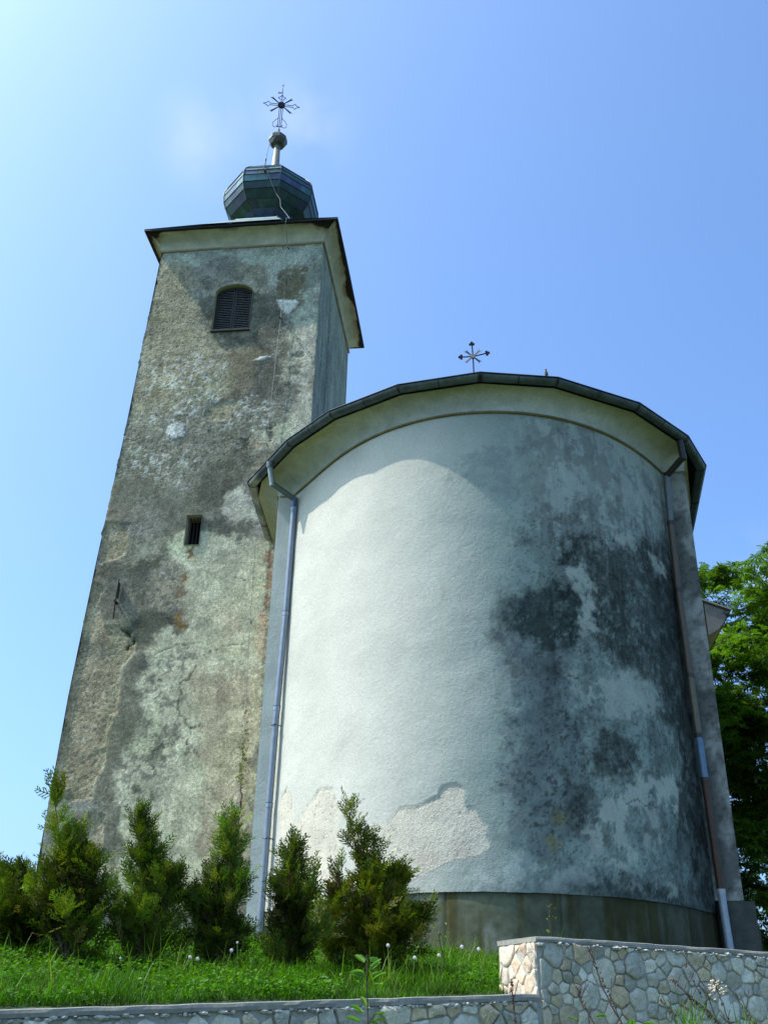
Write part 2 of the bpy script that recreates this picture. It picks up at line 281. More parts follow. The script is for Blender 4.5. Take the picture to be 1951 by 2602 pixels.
LAY_T=[["tan",0.85,0.25,0.25,-0.006,0.8,[[-3.95,15.9],[-3.21,15.84],[-3.04,14.98],[-2.75,14.15],[-2.44,13.61],[-2.37,13.26],[-1.63,12.98],[-1.72,12.69],[-1.88,12.4],[-1.83,11.88],[-1.91,11.53],[-2.69,11.5],[-3.25,11.25],[-3.91,11.21],[-4.02,12.3],[-3.87,13.43]]],["grey",0.8,0.3,0.25,-0.004,0.9,[[-3.91,11.21],[-3.2,11.32],[-2.57,11.57],[-1.78,11.45],[-1.05,11.52],[-0.45,11.38],[-0.48,11.04],[-0.54,10.6],[-1.06,9.95],[-1.59,9.49],[-2.13,9.26],[-2.73,9.47],[-3.16,9.3],[-3.93,9.75],[-3.87,10.52]]],["speck",0.9,0.3,0.3,0,1,[[-3.82,12.66],[-3.06,12.58],[-2.46,12.73],[-1.88,12.4],[-1.88,11.81],[-2.69,11.57],[-3.67,12.06]]],["speck",0.9,0.3,0.3,0,1,[[-2.82,11.65],[-1.92,11.67],[-0.97,11.62],[-0.58,11.18],[-0.73,10.91],[-2.14,10.91],[-3.18,11.1],[-3.83,11.03],[-3.56,11.3]]],["speck",0.8,0.3,0.3,0,1,[[-3.77,10.68],[-2.94,10.64],[-2.25,10.27],[-2.59,9.79],[-3.28,9.76],[-3.76,9.84]]],["brown",0.75,0.1,0.12,0.004,0.3,[[-1.74,12.84],[-1.23,12.96],[-0.97,12.86],[-0.97,12.49],[-1.21,12.36],[-1.2,11.92],[-1.32,11.64],[-1.61,11.51],[-1.83,11.63],[-1.85,12.18],[-1.8,12.54]]],["dark",0.7,0.12,0.15,0,0.5,[[-1.24,12.36],[-0.79,12.41],[-0.56,12.1],[-0.61,11.6],[-0.95,11.48],[-1.32,11.57],[-1.2,11.99]]],["dark",0.65,0.1,0.12,0,0.5,[[-2.36,13.18],[-2.28,13.29],[-1.43,13.24],[-1.02,13.09],[-0.89,12.64],[-1.31,12.89],[-1.75,12.99],[-2.0,13.04]]],["dark",0.75,0.06,0.1,0,0.5,[[-2.73,14.27],[-2.46,14.37],[-2.29,14.27],[-2.32,13.72],[-2.31,13.33],[-2.5,13.58],[-2.7,13.98]]],["dark",0.7,0.08,0.12,0,0.5,[[-1.48,14.34],[-0.99,14.3],[-0.78,13.62],[-0.81,13.08],[-1.4,13.19]]],["speck2",0.7,0.25,0.2,0,0.6,[[-3.24,15.0],[-1.48,14.87],[-0.98,14.58],[-0.99,14.3],[-1.51,14.42],[-1.97,14.66],[-2.31,14.48],[-2.71,14.3],[-3.05,14.49]]],["bluepale",0.85,0.1,0.1,0.004,0.15,[[-3.71,15.7],[0.01,15.71],[-0.0,15.32],[-0.52,15.06],[-0.86,14.78],[-1.09,14.38],[-1.21,14.64],[-1.17,15.02],[-2.29,15.54],[-2.83,15.23],[-3.3,15.44],[-3.52,15.29]]],["brown",0.8,0.04,0.1,-0.012,0.9,[[-0.67,15.12],[-0.36,15.13],[-0.3,14.59],[-0.39,14.17],[-0.65,14.06],[-0.88,14.2],[-1.04,14.46],[-1.01,14.65],[-0.85,14.88]]],["bluepale",0.7,0.05,0.1,0,0.2,[[-0.41,14.35],[-0.03,14.51],[-0.04,13.72],[-0.1,13.14],[-0.53,13.31],[-0.58,13.7],[-0.37,13.8],[-0.41,14.11]]],["bluegrey",0.7,0.05,0.1,0,0.2,[[-0.37,15.29],[-0.01,15.59],[-0.02,14.85],[-0.05,14.45],[-0.29,14.44],[-0.32,14.97]]],["white",0.95,0.02,0.08,0.012,0.2,[[-0.93,14.18],[-0.75,14.16],[-0.65,14.06],[-0.48,14.02],[-0.54,13.88],[-0.68,13.76],[-0.77,13.77],[-0.9,13.99]]],["white",0.85,0.015,0.1,0.012,0.4,[[-1.31,12.55],[-1.18,12.64],[-0.93,12.65],[-0.89,12.58],[-1.01,12.52],[-1.22,12.52]]],["cream",0.85,0.08,0.14,0.004,0.2,[[-0.61,13.33],[-0.06,13.41],[-0.05,12.07],[-0.06,11.36],[-0.05,10.84],[-0.58,10.4],[-0.6,11.04],[-0.34,11.52],[-0.22,11.94],[-0.54,11.88],[-0.24,12.3],[-0.6,12.73]]],["pale",0.6,0.1,0.2,0,0.6,[[-0.67,12.47],[-0.26,12.56],[-0.22,12.01],[-0.54,11.81],[-0.68,12.11]]],["dark",0.8,0.03,0.06,-0.01,0.6,[[-0.56,12.67],[-0.26,12.67],[-0.29,12.6],[-0.5,12.59]]],["dark",0.7,0.05,0.1,0,0.6,[[-0.57,12.32],[-0.26,12.23],[-0.23,12.08],[-0.53,12.14]]],["tan",0.9,0.03,0.06,-0.014,0.9,[[-2.18,11.37],[-1.79,11.52],[-1.55,11.48],[-1.59,11.27],[-1.68,11.06],[-2.03,10.99],[-2.16,11.19]]],["white",0.95,0.02,0.05,0.012,0.5,[[-2.75,11.05],[-2.59,10.99],[-2.57,10.69],[-2.82,10.65],[-2.92,10.78],[-2.93,10.95]]],["pale",0.75,0.06,0.15,0,0.5,[[-1.19,10.83],[-0.7,10.88],[-0.46,10.76],[-0.58,10.4],[-0.86,10.34],[-1.16,10.46]]],["pink",0.7,0.04,0.08,0,0.5,[[-1.18,10.53],[-0.96,10.52],[-0.98,10.38],[-1.16,10.39]]],["dark",0.7,0.03,0.07,-0.006,0.6,[[-1.53,10.41],[-1.4,10.54],[-1.25,10.53],[-1.32,10.33],[-1.48,10.2]]],["darker",0.8,0.03,0.06,-0.01,0.6,[[-0.87,10.99],[-0.77,10.85],[-0.78,10.51],[-0.83,10.68]]],["greysm",0.85,0.12,0.15,0.006,0.15,[[-4.02,9.59],[-3.48,9.73],[-2.73,9.47],[-2.17,9.64],[-1.62,9.82],[-1.14,9.6],[-1.55,9.11],[-1.64,8.86],[-1.95,8.62],[-1.97,8.35],[-2.18,8.26],[-2.38,8.09],[-2.65,8.22],[-2.79,8.68],[-2.9,9.03],[-3.26,9.17],[-3.74,8.94],[-3.94,9.14]]],["dark",0.55,0.15,0.2,0,0.3,[[-2.19,9.77],[-1.24,10.39],[-0.94,10.21],[-1.14,9.57],[-1.55,9.11],[-2.1,9.0]]],["cream",0.75,0.03,0.12,0.003,0.2,[[-1.56,9.23],[-1.16,9.47],[-0.86,8.52],[-1.06,8.65],[-1.32,8.51],[-1.51,8.73],[-1.62,8.95]]],["dark",0.7,0.05,0.12,0,0.3,[[-1.9,8.75],[-1.58,8.86],[-1.33,8.6],[-1.1,8.78],[-0.95,8.65],[-1.19,8.26],[-1.61,8.31],[-1.91,8.32]]],["pale",0.92,0.07,0.12,0.004,0.2,[[-2.57,8.32],[-2.21,8.52],[-1.88,8.48],[-0.38,8.25],[-0.51,7.36],[-0.56,5.76],[-0.56,4.29],[-0.52,2.93],[-0.51,1.91],[-1.4,1.66],[-2.47,1.65],[-2.72,2.53],[-2.82,3.19],[-2.96,3.68],[-2.99,3.88],[-2.72,4.02],[-3.0,4.31],[-2.65,4.36],[-2.61,4.89],[-2.75,5.25],[-2.87,5.46],[-2.68,5.8],[-2.83,5.99],[-2.68,6.24],[-2.58,6.43],[-2.29,6.58],[-1.97,6.48],[-2.05,6.91],[-2.06,7.58],[-2.46,7.9]]],["greysm",0.9,0.04,0.1,0.006,0.15,[[-3.11,5.84],[-2.87,6.05],[-2.71,6.05],[-2.74,5.8],[-2.88,5.49],[-2.71,5.19],[-2.61,4.89],[-2.65,4.59],[-2.71,4.36],[-2.98,4.22],[-2.78,4.02],[-2.99,3.91],[-2.9,3.68],[-2.72,3.3],[-2.78,2.93],[-2.55,2.53],[-2.71,2.48],[-3.0,2.69],[-3.02,3.19],[-3.23,3.41],[-3.25,3.69],[-3.28,3.91],[-3.19,4.22],[-3.19,4.42],[-3.07,4.95],[-3.12,5.5]]],["dark",0.75,0.12,0.15,0,0.3,[[-4.01,7.87],[-3.09,7.85],[-2.74,8.08],[-2.52,7.9],[-2.87,7.67],[-2.88,7.26],[-2.97,6.96],[-3.16,7.0],[-3.29,7.44],[-3.77,7.59],[-3.96,7.56]]],["greysm",0.8,0.1,0.12,0,0.2,[[-3.86,7.56],[-3.29,7.44],[-2.96,6.93],[-2.37,6.75],[-2.68,6.24],[-2.87,6.05],[-3.02,6.44],[-3.36,6.64],[-3.63,6.78],[-3.83,7.18]]],["dark",0.85,0.1,0.12,0,0.3,[[-2.94,6.79],[-2.45,6.88],[-2.11,6.61],[-2.29,6.58],[-2.69,6.37],[-2.92,6.18],[-3.06,6.5]]],["mott",0.85,0.12,0.2,0,0.3,[[-2.84,7.63],[-2.23,7.65],[-2.06,7.24],[-2.12,6.74],[-2.45,6.88],[-2.78,6.99],[-2.96,7.36]]],["mott",0.7,0.15,0.2,0,0.3,[[-2.89,5.99],[-1.82,6.03],[-1.76,5.78],[-1.97,5.48],[-1.92,4.88],[-1.71,4.35],[-2.08,4.02],[-2.56,4.16],[-2.59,4.74],[-2.79,5.31]]],["mott",0.7,0.15,0.2,0,0.3,[[-2.86,4.16],[-2.12,4.3],[-1.96,4.01],[-2.29,3.46],[-2.76,3.52]]],["buff",0.65,0.2,0.2,0,0.2,[[-1.73,5.78],[-1.26,5.62],[-0.59,5.76],[-0.56,4.29],[-0.52,2.93],[-0.51,1.91],[-1.14,1.79],[-1.38,2.67],[-1.36,3.73],[-1.55,4.15],[-1.58,4.73],[-1.81,5.17]]],["buff",0.45,0.2,0.2,0,0.2,[[-1.54,6.79],[-1.09,6.98],[-0.95,6.46],[-1.16,6.08],[-1.48,6.21]]],["brownst",0.45,0.1,0.15,0,0.2,[[-1.5,3.73],[-1.22,3.79],[-1.16,2.41],[-1.36,2.28]]],["brownst",0.35,0.15,0.15,0,0.2,[[-1.26,5.59],[-1.01,5.46],[-1.04,4.87],[-1.22,4.58],[-1.34,5.17]]],["rust",0.9,0.03,0.05,0,0.2,[[-2.22,8.2],[-2.07,8.2],[-2.08,7.99],[-2.17,7.92]]],["rust",0.9,0.03,0.05,0,0.2,[[-2.22,7.58],[-2.1,7.58],[-2.11,7.46],[-2.19,7.44]]],["rust",0.85,0.04,0.06,0,0.2,[[-2.28,7.24],[-2.14,7.24],[-2.15,7.11],[-2.28,7.11]]],["rust",0.85,0.04,0.06,0,0.2,[[-2.24,6.91],[-2.14,6.91],[-2.07,6.55],[-2.16,6.55],[-2.29,6.68]]],["darker",0.7,0.04,0.08,0,0.2,[[-2.38,6.78],[-2.25,6.75],[-2.12,6.48],[-2.17,6.39],[-2.29,6.58]]],["rustpk",0.8,0.03,0.02,0,0.2,[[-0.67,8.08],[-0.53,8.08],[-0.53,7.7],[-0.56,7.2],[-0.62,6.64],[-0.64,6.64],[-0.62,7.2]]],["pink",0.5,0.1,0.1,0,0.2,[[-0.66,6.64],[-0.49,6.77],[-0.54,5.92],[-0.7,5.95]]],["darker",0.7,0.02,0.07,0,0.2,[[-2.65,3.74],[-2.5,3.71],[-2.4,3.54],[-2.53,3.55],[-2.63,3.63]]],["darker",0.7,0.02,0.05,0,0.2,[[-2.3,3.63],[-2.19,3.57],[-2.23,3.44],[-2.29,3.46]]],["darker",0.5,0.04,0.06,0,0.2,[[-2.25,4.44],[-2.13,4.41],[-2.23,4.27],[-2.45,4.1],[-2.48,4.19]]],["aggr",0.95,0.012,0.05,-0.03,1,[[-4.58,8.9],[-3.42,8.71],[-3.39,8.07],[-3.94,7.84],[-4.03,7.6],[-3.73,7.38],[-3.8,7.01],[-3.61,6.65],[-3.22,6.56],[-3.08,6.47],[-2.96,6.31],[-2.93,6.12],[-3.12,5.87],[-3.17,5.65],[-3.1,5.34],[-3.06,5.04],[-3.18,4.71],[-3.2,4.31],[-3.16,4.14],[-3.23,3.94],[-3.31,3.69],[-3.25,3.52],[-3.41,3.47],[-3.67,3.47],[-3.74,3.69],[-4.06,3.66],[-4.36,4.32],[-4.35,5.83]]],["aggr",0.95,0.012,0.05,-0.03,1,[[-3.43,3.09],[-3.18,3.27],[-3.02,3.19],[-2.99,2.66],[-2.78,2.56],[-2.7,2.33],[-3.08,2.35],[-3.19,2.66]]],["greysm",0.75,0.12,0.1,0.0,0.3,[[-3.95,6.39],[-3.7,6.42],[-3.3,6.25],[-3.14,5.99],[-3.56,5.94],[-3.94,6.01]]],["darkhole",0.9,0.012,0.03,-0.035,1,[[-3.25,6.56],[-3.09,6.5],[-2.95,6.34],[-2.96,6.15],[-3.1,6.15],[-3.03,6.31],[-3.14,6.44]]],["tan",0.8,0.02,0.04,-0.012,0.8,[[-3.38,4.31],[-3.19,4.31],[-3.15,3.97],[-3.23,3.94],[-3.28,4.05],[-3.19,4.14],[-3.34,4.22]]],["greysm",0.8,0.05,0.08,0.01,0.2,[[-4.07,3.69],[-3.74,3.69],[-3.64,3.41],[-3.22,3.19],[-3.3,2.98],[-3.67,3.14],[-3.86,3.19],[-4.03,2.92]]]]
LAY_A=[["a_grey",0.35,0.35,0.3,0,0.5,[[-0.68,6.68],[-0.1,6.6],[-0.01,6.16],[-0.3,5.55],[-0.04,4.93],[-0.15,4.17],[0.0,3.44],[-0.6,3.29],[-0.41,4.56],[-0.68,5.81]]],["a_mid",0.62,0.3,0.3,0,0.3,[[0.12,5.26],[0.57,5.12],[0.97,4.42],[1.12,3.7],[1.16,2.9],[1.04,2.07],[0.58,1.84],[0.09,2.03],[0.25,2.52],[0.27,3.53],[0.21,4.24],[0.03,4.61]]],["a_mid",0.55,0.25,0.25,0,0.3,[[0.32,4.37],[0.77,4.39],[1.08,3.82],[1.13,3.12],[1.23,2.58],[0.83,2.22],[0.29,2.31],[0.31,3.53]]],["a_mid",0.55,0.25,0.25,0,0.3,[[2.35,6.5],[3.17,6.19],[3.43,4.84],[3.4,3.26],[3.49,1.63],[3.55,1.47],[3.55,7.33]]],["a_spot",0.9,0.4,0.25,0,0.3,[[0.3,3.76],[1.19,3.83],[1.32,2.92],[1.19,2.04],[0.67,1.8],[0.22,2.1],[0.22,3.29]]],["a_mid",0.42,0.12,0.25,0,0.3,[[0.24,7.45],[0.6,7.25],[0.49,6.81],[0.08,6.64],[-0.37,6.83],[-0.13,7.35]]],["a_mid",0.4,0.15,0.25,0,0.3,[[1.48,7.93],[1.98,7.81],[2.33,7.6],[2.35,7.21],[2.04,7.21],[1.8,7.41],[1.49,7.37],[1.11,7.44],[0.8,7.33],[0.57,7.52]]],["a_mid",0.55,0.08,0.2,0,0.3,[[2.77,7.61],[3.34,7.74],[3.35,7.27],[3.0,7.24],[2.71,7.3]]],["a_dkst",0.6,0.03,0.06,0,0.3,[[1.27,6.66],[1.33,6.7],[1.31,6.41],[1.25,6.34]]],["a_dkst",0.6,0.03,0.06,0,0.3,[[1.86,6.82],[2.08,6.92],[1.98,6.46],[1.83,6.54]]],["a_dark",0.9,0.1,0.18,0,0.3,[[1.32,6.21],[1.58,6.3],[1.87,6.2],[2.3,6.19],[2.51,6.38],[3.22,6.67],[3.55,5.94],[3.55,4.74],[3.41,1.4],[3.1,1.7],[3.04,2.02],[2.84,2.45],[2.81,2.91],[2.97,3.8],[2.45,3.81],[2.65,4.13],[2.49,4.27],[2.1,4.34],[1.69,4.33],[1.46,4.41],[1.42,4.66],[1.43,5.02],[1.42,5.23],[1.5,5.44],[1.28,5.64],[1.03,5.65],[1.05,5.9]]],["a_black",0.85,0.12,0.15,0,0.5,[[0.67,5.28],[0.91,5.44],[1.09,5.36],[1.38,5.12],[1.26,4.79],[1.08,4.48],[0.77,4.39],[0.58,4.45],[0.38,4.59],[0.27,4.79],[0.47,5.11]]],["a_black",0.5,0.2,0.15,0,0.5,[[0.05,5.1],[0.48,5.22],[0.54,4.6],[0.16,4.34],[0.03,4.59]]],["a_black",0.6,0.05,0.08,0,0.5,[[1.05,5.9],[1.19,5.93],[1.23,5.71],[1.03,5.64]]],["a_dark",0.6,0.08,0.12,0,0.5,[[0.35,6.02],[0.56,6.01],[0.53,5.87],[0.38,5.88]]],["a_dark",0.55,0.1,0.15,0,0.3,[[0.99,6.29],[1.22,6.39],[1.27,6.28],[1.04,6.24]]],["a_dark",0.55,0.1,0.15,0,0.3,[[0.25,4.24],[0.72,4.31],[0.95,4.14],[0.79,3.88],[0.61,4.01],[0.29,4.1]]],["a_dark",0.85,0.08,0.15,0,0.3,[[1.43,3.53],[1.71,3.45],[1.96,3.38],[2.03,3.15],[1.83,2.92],[1.53,2.88],[1.32,2.96],[1.18,3.13],[1.38,3.31]]],["a_dark",0.7,0.08,0.14,0,0.5,[[0.85,2.87],[1.11,2.94],[1.3,2.78],[1.2,2.47],[1.2,2.15],[1.0,2.07],[0.83,2.22],[0.7,2.34],[0.92,2.55]]],["a_olive",0.8,0.03,0.06,-0.004,0.6,[[0.62,2.09],[0.82,2.12],[0.81,1.97],[0.67,1.95]]],["a_olive",0.7,0.03,0.06,-0.004,0.6,[[0.7,2.34],[0.93,2.4],[0.92,2.32],[0.78,2.26]]],["a_pale",0.75,0.12,0.15,0,0.2,[[1.0,4.1],[1.5,4.24],[2.02,4.27],[2.61,4.2],[2.43,3.93],[2.07,3.66],[1.58,3.58],[1.26,3.77],[1.04,3.91]]],["a_pale",0.85,0.06,0.14,0,0.2,[[1.31,2.87],[1.64,2.82],[2.07,2.93],[2.73,2.99],[2.68,2.56],[2.2,2.6],[1.84,2.49],[1.75,2.31],[1.83,1.93],[1.64,1.85],[1.18,1.91],[1.17,2.14],[1.25,2.47]]],["a_pale",0.7,0.05,0.1,0,0.2,[[2.01,2.51],[2.27,2.59],[2.3,2.15],[2.15,1.92],[1.93,2.0]]],["a_pale",0.8,0.05,0.1,0,0.2,[[1.05,5.6],[1.33,5.62],[1.5,5.47],[1.42,5.23],[1.46,5.03],[1.31,4.64],[1.21,4.83],[1.32,5.11],[1.14,5.37]]],["a_pale",0.7,0.05,0.1,0,0.2,[[1.71,6.3],[2.3,6.45],[2.31,6.25],[2.06,6.23],[1.84,6.22]]],["a_pale",0.7,0.05,0.08,0,0.2,[[2.73,6.25],[3.0,6.22],[3.34,6.13],[3.18,5.99],[2.85,6.08]]],["a_white",0.6,0.12,0.15,0,0.2,[[-0.19,1.79],[0.37,1.87],[0.8,1.77],[1.17,1.83],[1.2,1.67],[1.01,1.58],[0.36,1.51],[-0.26,1.51]]],["a_pale",0.7,0.06,0.12,0,0.2,[[1.51,1.69],[1.9,1.77],[1.88,1.62],[1.61,1.62]]],["a_pale",0.8,0.03,0.08,0,0.2,[[2.3,1.72],[2.43,1.78],[2.6,1.6],[2.31,1.6]]],["a_black",0.55,0.05,0.14,0,0.3,[[1.46,1.73],[1.8,1.72],[2.24,1.59],[2.03,1.57],[1.64,1.64]]],["a_black",0.5,0.1,0.1,0,0.3,[[0.66,1.62],[1.26,1.71],[2.24,1.59],[2.9,1.5],[2.88,1.44],[1.23,1.49],[0.65,1.52]]],["patch",0.95,0.008,0.035,-0.013,0.9,[[-1.55,2.34],[-1.3,2.32],[-1.25,2.35],[-1.12,2.48],[-0.89,2.49],[-0.63,2.58],[-0.58,2.68],[-0.47,2.71],[-0.35,2.68],[-0.32,2.64],[-0.32,2.47],[-0.29,2.43],[-0.2,2.41],[-0.14,2.34],[-0.06,2.23],[-0.05,2.16],[-0.06,2.04],[-0.04,1.97],[-0.17,1.89],[-0.43,1.85],[-0.77,1.7],[-1.15,1.57],[-1.72,1.56],[-1.8,1.92],[-1.75,2.18]]],["patch",0.95,0.008,0.03,-0.012,0.9,[[-3.04,2.66],[-2.65,2.9],[-2.28,2.9],[-2.18,2.74],[-2.09,2.28],[-2.0,1.71],[-2.3,1.61],[-3.46,1.71],[-3.48,2.2],[-3.31,2.57]]],["patch",0.95,0.008,0.03,-0.012,0.9,[[-3.72,3.02],[-3.55,3.11],[-3.42,2.99],[-3.27,2.74],[-3.31,2.57],[-3.46,2.1],[-3.67,2.37]]],["pinkst",0.4,0.12,0.12,0,0.9,[[-1.01,1.94],[-0.32,1.96],[-0.22,1.89],[-0.88,1.68]]],["a_olive",0.35,0.02,0.04,0,0.5,[[-0.57,5.25],[-0.51,5.25],[-0.57,5.11],[-0.59,5.17]]]]
CRACK_T=[([(-1.79,5.78),(-1.97,5.48),(-2.0,5.12),(-1.92,4.85),(-1.76,4.7),(-1.75,4.44),(-1.52,4.18)],.012),([(-1.76,4.7),(-1.56,4.76)],.010),([(-1.59,6.09),(-1.38,6.12),(-.93,6.19)],.009),([(-2.53,6.05),(-2.3,6.17),(-2.06,6.23),(-1.98,6.1)],.009),([(-.05,12.4),(-.3,12.9),(-.55,13.4)],.010),([(-1.2,7.5),(-.9,7.45),(-.7,7.5)],.007)]
CRACK_R=[([(.55,9),(.62,11),(.5,12.5),(.7,13.5)],.02),([(1.3,9),(1.28,12),(1.35,15.6)],.016),([(2.2,10),(2.35,12.5),(2.2,14)],.015),([(.1,13.6),(.35,13.4)],.02)]
CRACK_A=[([(3.05,4.3),(3.0,3.9),(3.12,3.5),(3.08,3.1)],.010),([(1.7,2.6),(1.9,2.66),(2.05,2.6),(2.25,2.62)],.008),([(1.0,4.1),(1.15,4.08)],.012)]
ANG = -math.atan2(.118,.993)
# =================================================================== bell tower
tower = tag(empty('bell_tower',(-1.49,17.0,0),ANG),'tall weathered grey plaster bell tower with louvred window and dark onion dome','tower')
ZT=15.72                                     # string under the cornice
def tw(z):                                   # width of the front face, battered
    return np.interp(z,[-1,2,5.3,7.8,10.8,15.3,16],[4.06,4.03,4.02,3.95,3.83,3.71,3.68])
def tf(z): return -.28*(16-np.asarray(z))/16 # forward lean of the front face
BW=(-2.30,-1.47,13.34,14.38,.22)             # bell window s0 s1 z0 z spring, rise
SW=(-2.285,-1.985,8.22,8.86)
def tower_front():
    n=165; zs=np.arange(1.2,ZT+.013,.025); m=len(zs)
    fr=np.linspace(0,1,n); Z=np.repeat(zs,n); W=tw(Z); Ff=np.tile(fr,m); U=-W*(1-Ff)
    g=fbm(U*1.3,Z*1.3,5,5); g2=fbm(U*6,Z*6,4,8)
    base=np.array([.315,.30,.225])[None,:]*(.50+.6*g+.4*g2)[:,None]
    base=base*(1+np.array([.08,.0,-.12])[None,:]*((fbm(U*.9,Z*.9,3,44)-.5)*3)[:,None])
    C,G,H=paint(U,Z,base,.45,LAY_T,0)
    # cracks
    for P,wd in CRACK_T:
        d=linedist(U+(fbm(U*7,Z*7,3,71)-.5)*.16,Z+(fbm(U*7,Z*7,3,72)-.5)*.16,P); a=(1-sm(wd*.5,wd*1.6,d))
        C*= (1-.6*a)[:,None]; H-=.006*a
    # fine craze and pits
    pit=sm(.66,.74,fbm(U*26,Z*26,3,201,.75))*sm(.3,.9,G+.2); C*=(1-.45*pit)[:,None]; H-=.004*pit
    wh=sm(.66,.74,fbm(U*13+9,Z*13,4,211,.7))*.5*sm(.3,.8,G); C=C*(1-wh)[:,None]+np.array([.58,.58,.52])*wh[:,None]
    # run marks below sills and eave
    bl=sm(.49,.55,fbm(U*4.5,Z*4.5,6,68,.72)); C*=(1-.20*bl)[:,None]
    bl2=sm(.54,.60,fbm(U*2.3,Z*2.9,6,69,.7)); C*=(1-.16*bl2)[:,None]
    lt=sm(.55,.60,fbm(U*3.6+4,Z*3.6,6,70,.72)); C*=(1+.22*lt)[:,None]
    strk=sm(.52,.72,fbm(U*7,Z*.5,4,66)); C*=(1-.12*strk)[:,None]
    green=sm(.55,.75,fbm(U*1.6,Z*1.1,4,91)); C=C*(1-.12*green[:,None]*np.array([.35,.05,.55]))
    H += .022*(fbm(U*1.1,Z*1.1,3,77)-.5) + .009*(G**1.5)*(fbm(U*11,Z*11,5,78,.7)-.5)*2 + .0035*G*(fbm(U*26,Z*26,2,79)-.5)*2
    C=C*np.array([.99,.98,.93])
    # frame of paler plaster strips beside the bell window
    edge = sm(.0,.03,Ff*W)*sm(0,.03,(1-Ff)*W); H*=edge**.5
    T=tf(Z)-H
    # ragged arris on the left
    rag=(fbm(Z*2.1,Z*0,4,12)-.5)*.09+(fbm(Z*11,Z*0,3,13)-.5)*.04
    U=U+rag*np.exp(-Ff*W/.12)
    rag2=(fbm(Z*3.1,Z*0+4,4,14)-.5)*.035; U=U+rag2*np.exp(-(1-Ff)*W/.06)
    F=grid_faces(n,m); cu=U[F].mean(1); cz=Z[F].mean(1)
    hw=(BW[1]-BW[0])/2; cx=(BW[0]+BW[1])/2
    top=BW[3]+BW[4]*np.sqrt(np.clip(1-((cu-cx)/hw)**2,0,1))-.22*0
    inb=(cu>BW[0])&(cu<BW[1])&(cz>BW[2])&(cz<top)
    ins=(cu>SW[0])&(cu<SW[1])&(cz>SW[2])&(cz<SW[3])
    return np.c_[U,T,Z],F[~(inb|ins)],np.c_[C,G],rag2,zs
V,F,Cc_,rag2,zs=tower_front()
wall=npmesh('wall',V,F,M['tower'],tower,Cc_)
def tower_side(right):
    ts=np.linspace(0,1,90 if right else 30); z=np.arange(1.2,ZT+.03,.04 if right else .12); n,m=len(ts),len(z)
    Z=np.repeat(z,n); D=np.tile(ts,m); t=tf(Z)+D*(4.0-tf(Z)); 
    if right:
        s=(fbm(Z*3.1,Z*0+4,4,14)-.5)*.035*np.exp(-D*60)-.004+.02*(fbm(t*1.3,Z*1.3,3,31)-.5)*sm(0,.1,D)
        st=sm(.42,.62,fbm(t*3.2+Z*.3,Z*.8,6,32,.66)); st2=sm(.50,.58,fbm(t*6+Z*.5,Z*1.7,6,33,.7))
        C=np.array([.37,.39,.285])*(.8+.4*fbm(t*2,Z*2,4,35))[:,None]*(1-.14*st-.20*st2)[:,None]
        lw=np.exp(-((t-1.2)/.05)**2)*.5; C*= (1-lw)[:,None]
        G=.2+0*Z
        for P,wd in CRACK_R:
            d=linedist(t+(fbm(t*5,Z*5,3,71)-.5)*.2,Z,P); C*=(1-.7*(1-sm(wd*.5,wd*1.5,d)))[:,None]
        F=grid_faces(n,m)
    else:
        s=-tw(Z)-.01+.0*Z; C=np.array([.34,.32,.25])*(.7+.6*fbm(t*3,Z*3,4,36))[:,None]; G=.8+0*Z; F=grid_faces(n,m)[:,::-1]
    return npmesh('side_wall',np.c_[s,t,Z],F,M['tower'],tower,np.c_[C,G])
tower_side(True); tower_side(False)
mb=MB(); mb.add([(-3.7,4.0,1.2),(0,4.0,1.2),(0,4.0,ZT),(-3.7,4.0,ZT)],[(1,0,3,2)],(.3,.3,.25)); mb.build('rear_wall',M['tower'],tower)
mb=MB(); mb.box((-2.0,1.85,.85),(4.32,4.6,1.7),0,(.20,.20,.16)); pl=mb.build('plinth',M['concrete'],tower)
